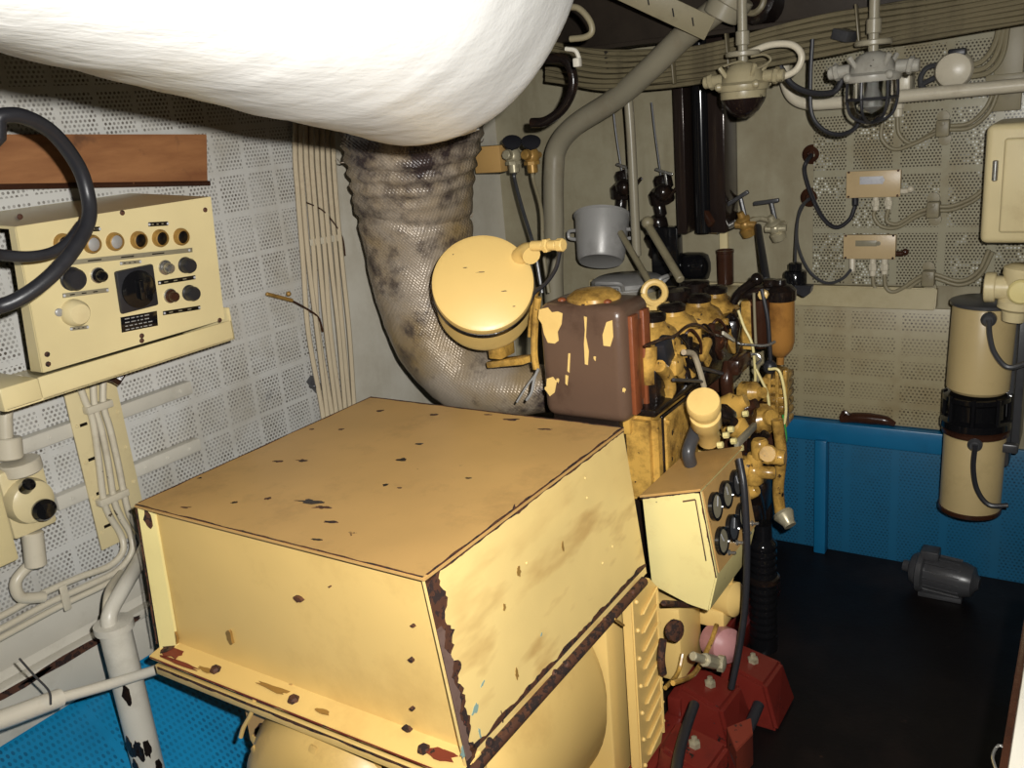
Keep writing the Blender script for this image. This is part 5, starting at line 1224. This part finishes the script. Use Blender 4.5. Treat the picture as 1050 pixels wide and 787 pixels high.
lamp(895, 70, 2.78, False, 'ceiling lamp with a clear glass bowl in a wire guard')
def lampwires():
    one('wall_cable', 'pale hook of conduit curling into the soot-dark lamp', 'cable', MB().tube(path([(768, 54), (790, 46), (812, 46), (822, 57), (816, 72), (797, 81)], Y=2.74), .010, 10), 'conduit')
    one('wall_cable', 'thin wire twisted on the neck of the soot-dark lamp', 'wire', MB().tube(path([(742, 68), (760, 63), (775, 70), (790, 62), (784, 56), (770, 58)], Y=2.70), .0035, 6), 'cable_dingy')
    one('wall_cable', 'black cable drooping between the two ceiling lamps', 'cable', MB().tube(path([(800, 68), (812, 86), (832, 95), (855, 94), (864, 80), (870, 70)], Y=2.8), .0085, 8), 'black_rubber')
    one('wall_cable', 'black cable hanging in a deep loop under the glass lamp', 'cable', MB().tube(path([(833, 40), (831, 80), (832, 115), (843, 132), (860, 138), (876, 132), (884, 118)], Y=2.9), .0065, 8), 'black_rubber')
lampwires()

# ================================================================== OVERHEAD
def overhead():
    ctr = [(560, 62), (620, 70), (690, 66), (740, 60), (800, 47), (860, 33), (940, 18), (1060, 2)]
    for i in range(14):
        o = (i % 7-3)*5.6+2.4*(i//7); dep = 2.92+.035*(i//7); ph = random.uniform(0, 6)
        pts = [at(px, py+o+3.0*math.sin(px*.021+i*.35+2*(i//7)), Y=dep) for px, py in ctr]
        one('deckhead_cable', 'one of the dingy painted cables running under the deckhead over the lamps', 'cable', MB().tube(pts, .0076, 8), 'deck_cable', group='cables under the deckhead')
    for k, px in enumerate((688, 745, 878)):
        cy = {688: 66, 745: 60, 878: 30}[px]
        one('cable_hanger', ['strap on the ceiling cables by the thick grey pipe', 'strap on the ceiling cables above the soot-dark lamp', 'strap on the ceiling cables above the glass lamp'][k], 'strap', MB().bar(at(px, cy-26, Y=2.90), at(px+4, cy+20, Y=2.90), .006, .03, up=(0, 1, 0)), 'deck_cable')
    one('shade_beam', 'dark beam added to stand in for shade along the top of the end wall', 'beam', MB().box((-2.2, 3.02, 1.94), (1.2, 3.06, 2.4), .004).box((-2.2, 2.98, 1.93), (1.2, 3.10, 1.945), .003), 'dark_wall')  # dark bar added where the top of the wall just lies in shade
    # slotted bar
    a_, b_ = at(600, -30, Y=2.55), at(728, 30, Y=2.75); d = (b_-a_).normalized()
    up = Vector((0, -.35, 1)).normalized()
    mb = MB().bar(a_, b_, .006, .07, up=up); y_ = up.cross(d).normalized()
    for f in (.3, .5, .7, .86):
        p = a_.lerp(b_, f); mb.bar(p-y_*.004-up*.012, p-y_*.004+up*.012, .004, .010, up=y_, bev=0, mi=1); mb.bar(p+y_*.004-up*.012, p+y_*.004+up*.012, .004, .010, up=y_, bev=0, mi=1)
    one('slotted_bar', 'cream slotted bar slanting under the deckhead beside the silencer', 'bar', mb, ['cable_dingy', 'dark_hole'])
    one('conduit', 'pale hook of conduit close beside the end of the white silencer', 'conduit', MB().tube(path([(575, 8), (592, 8), (604, 20), (607, 32), (600, 38), (585, 40)], Y=2.3), .0085, 10), 'cable_dingy')
    one('pipe_clip', 'small pale clip beside the end of the white silencer', 'clip', MB().tube(path([(580, 50), (590, 52), (594, 60)], Y=2.3), .006, 8).obox(at(592, 64, Y=2.3), (.02, .02, .024), None, .004), 'white_paint')
    one('hose', 'dark oily hose curving behind the end of the white silencer', 'hose', MB().tube(path([(560, 60), (580, 62), (588, 85), (578, 110), (560, 124), (545, 126)], Y=2.5), .015, 12), 'black_oily')
    t = Thing('fan_housing', 'dark round fan housing under the deckhead by the pipe flange', 'fan')
    p = at(778, 2, Y=3.0); t.part('casing', MB().lathe([(.05, -.06), (.07, -.05), (.07, .03), (.05, .04), (0, .045)], p, (-.2, -1, .2), 24), 'black_oily'); t.part('hose', MB().ring(p+Vector((0, -.05, 0)), .035, .01, (-.2, -1, .2)), 'cable_dingy'); t.done()
    one('cable_bracket', 'dark bracket hanging from the ceiling cables near the glass lamp', 'bracket', MB().bar(at(858, 34, Y=2.9), at(874, 38, Y=2.88), .05, .03), 'dark_grey')
overhead()

# ================================================================== CAMERA AND LIGHT
cam = bpy.data.cameras.new('camera'); co = bpy.data.objects.new('camera', cam); COL.objects.link(co)
cam.sensor_fit = 'HORIZONTAL'; cam.sensor_width = 36; cam.lens = F/1050*36; cam.clip_start = .02
Rm = Matrix([list(ROT[0]), list(ROT[1]), list(ROT[2])])
co.matrix_world = Matrix.Translation(Vector(CAM))@Rm.to_4x4()
SC.camera = co
# the camera's own flash, beside and above the lens
fl = bpy.data.lights.new('flash', 'AREA'); fl.shape = 'DISK'; fl.size = .03; fl.energy = 33; fl.color = (1, .982, .945); fl.spread = math.radians(130)
fo = bpy.data.objects.new('flash', fl); COL.objects.link(fo)
off = Vector((.075, .07, 0))
fo.matrix_world = Matrix.Translation(Vector(CAM)+Rm@off)@Rm.to_4x4()
w = bpy.data.worlds.new('world'); SC.world = w; w.use_nodes = True
w.node_tree.nodes['Background'].inputs[0].default_value = (1, .93, .8, 1); w.node_tree.nodes['Background'].inputs[1].default_value = .01
SC.view_settings.view_transform = 'Standard'; SC.view_settings.look = 'None'; SC.view_settings.gamma = 1; SC.view_settings.exposure = 0; SC.view_settings.use_curve_mapping = False

SC.cycles.diffuse_bounces = 1
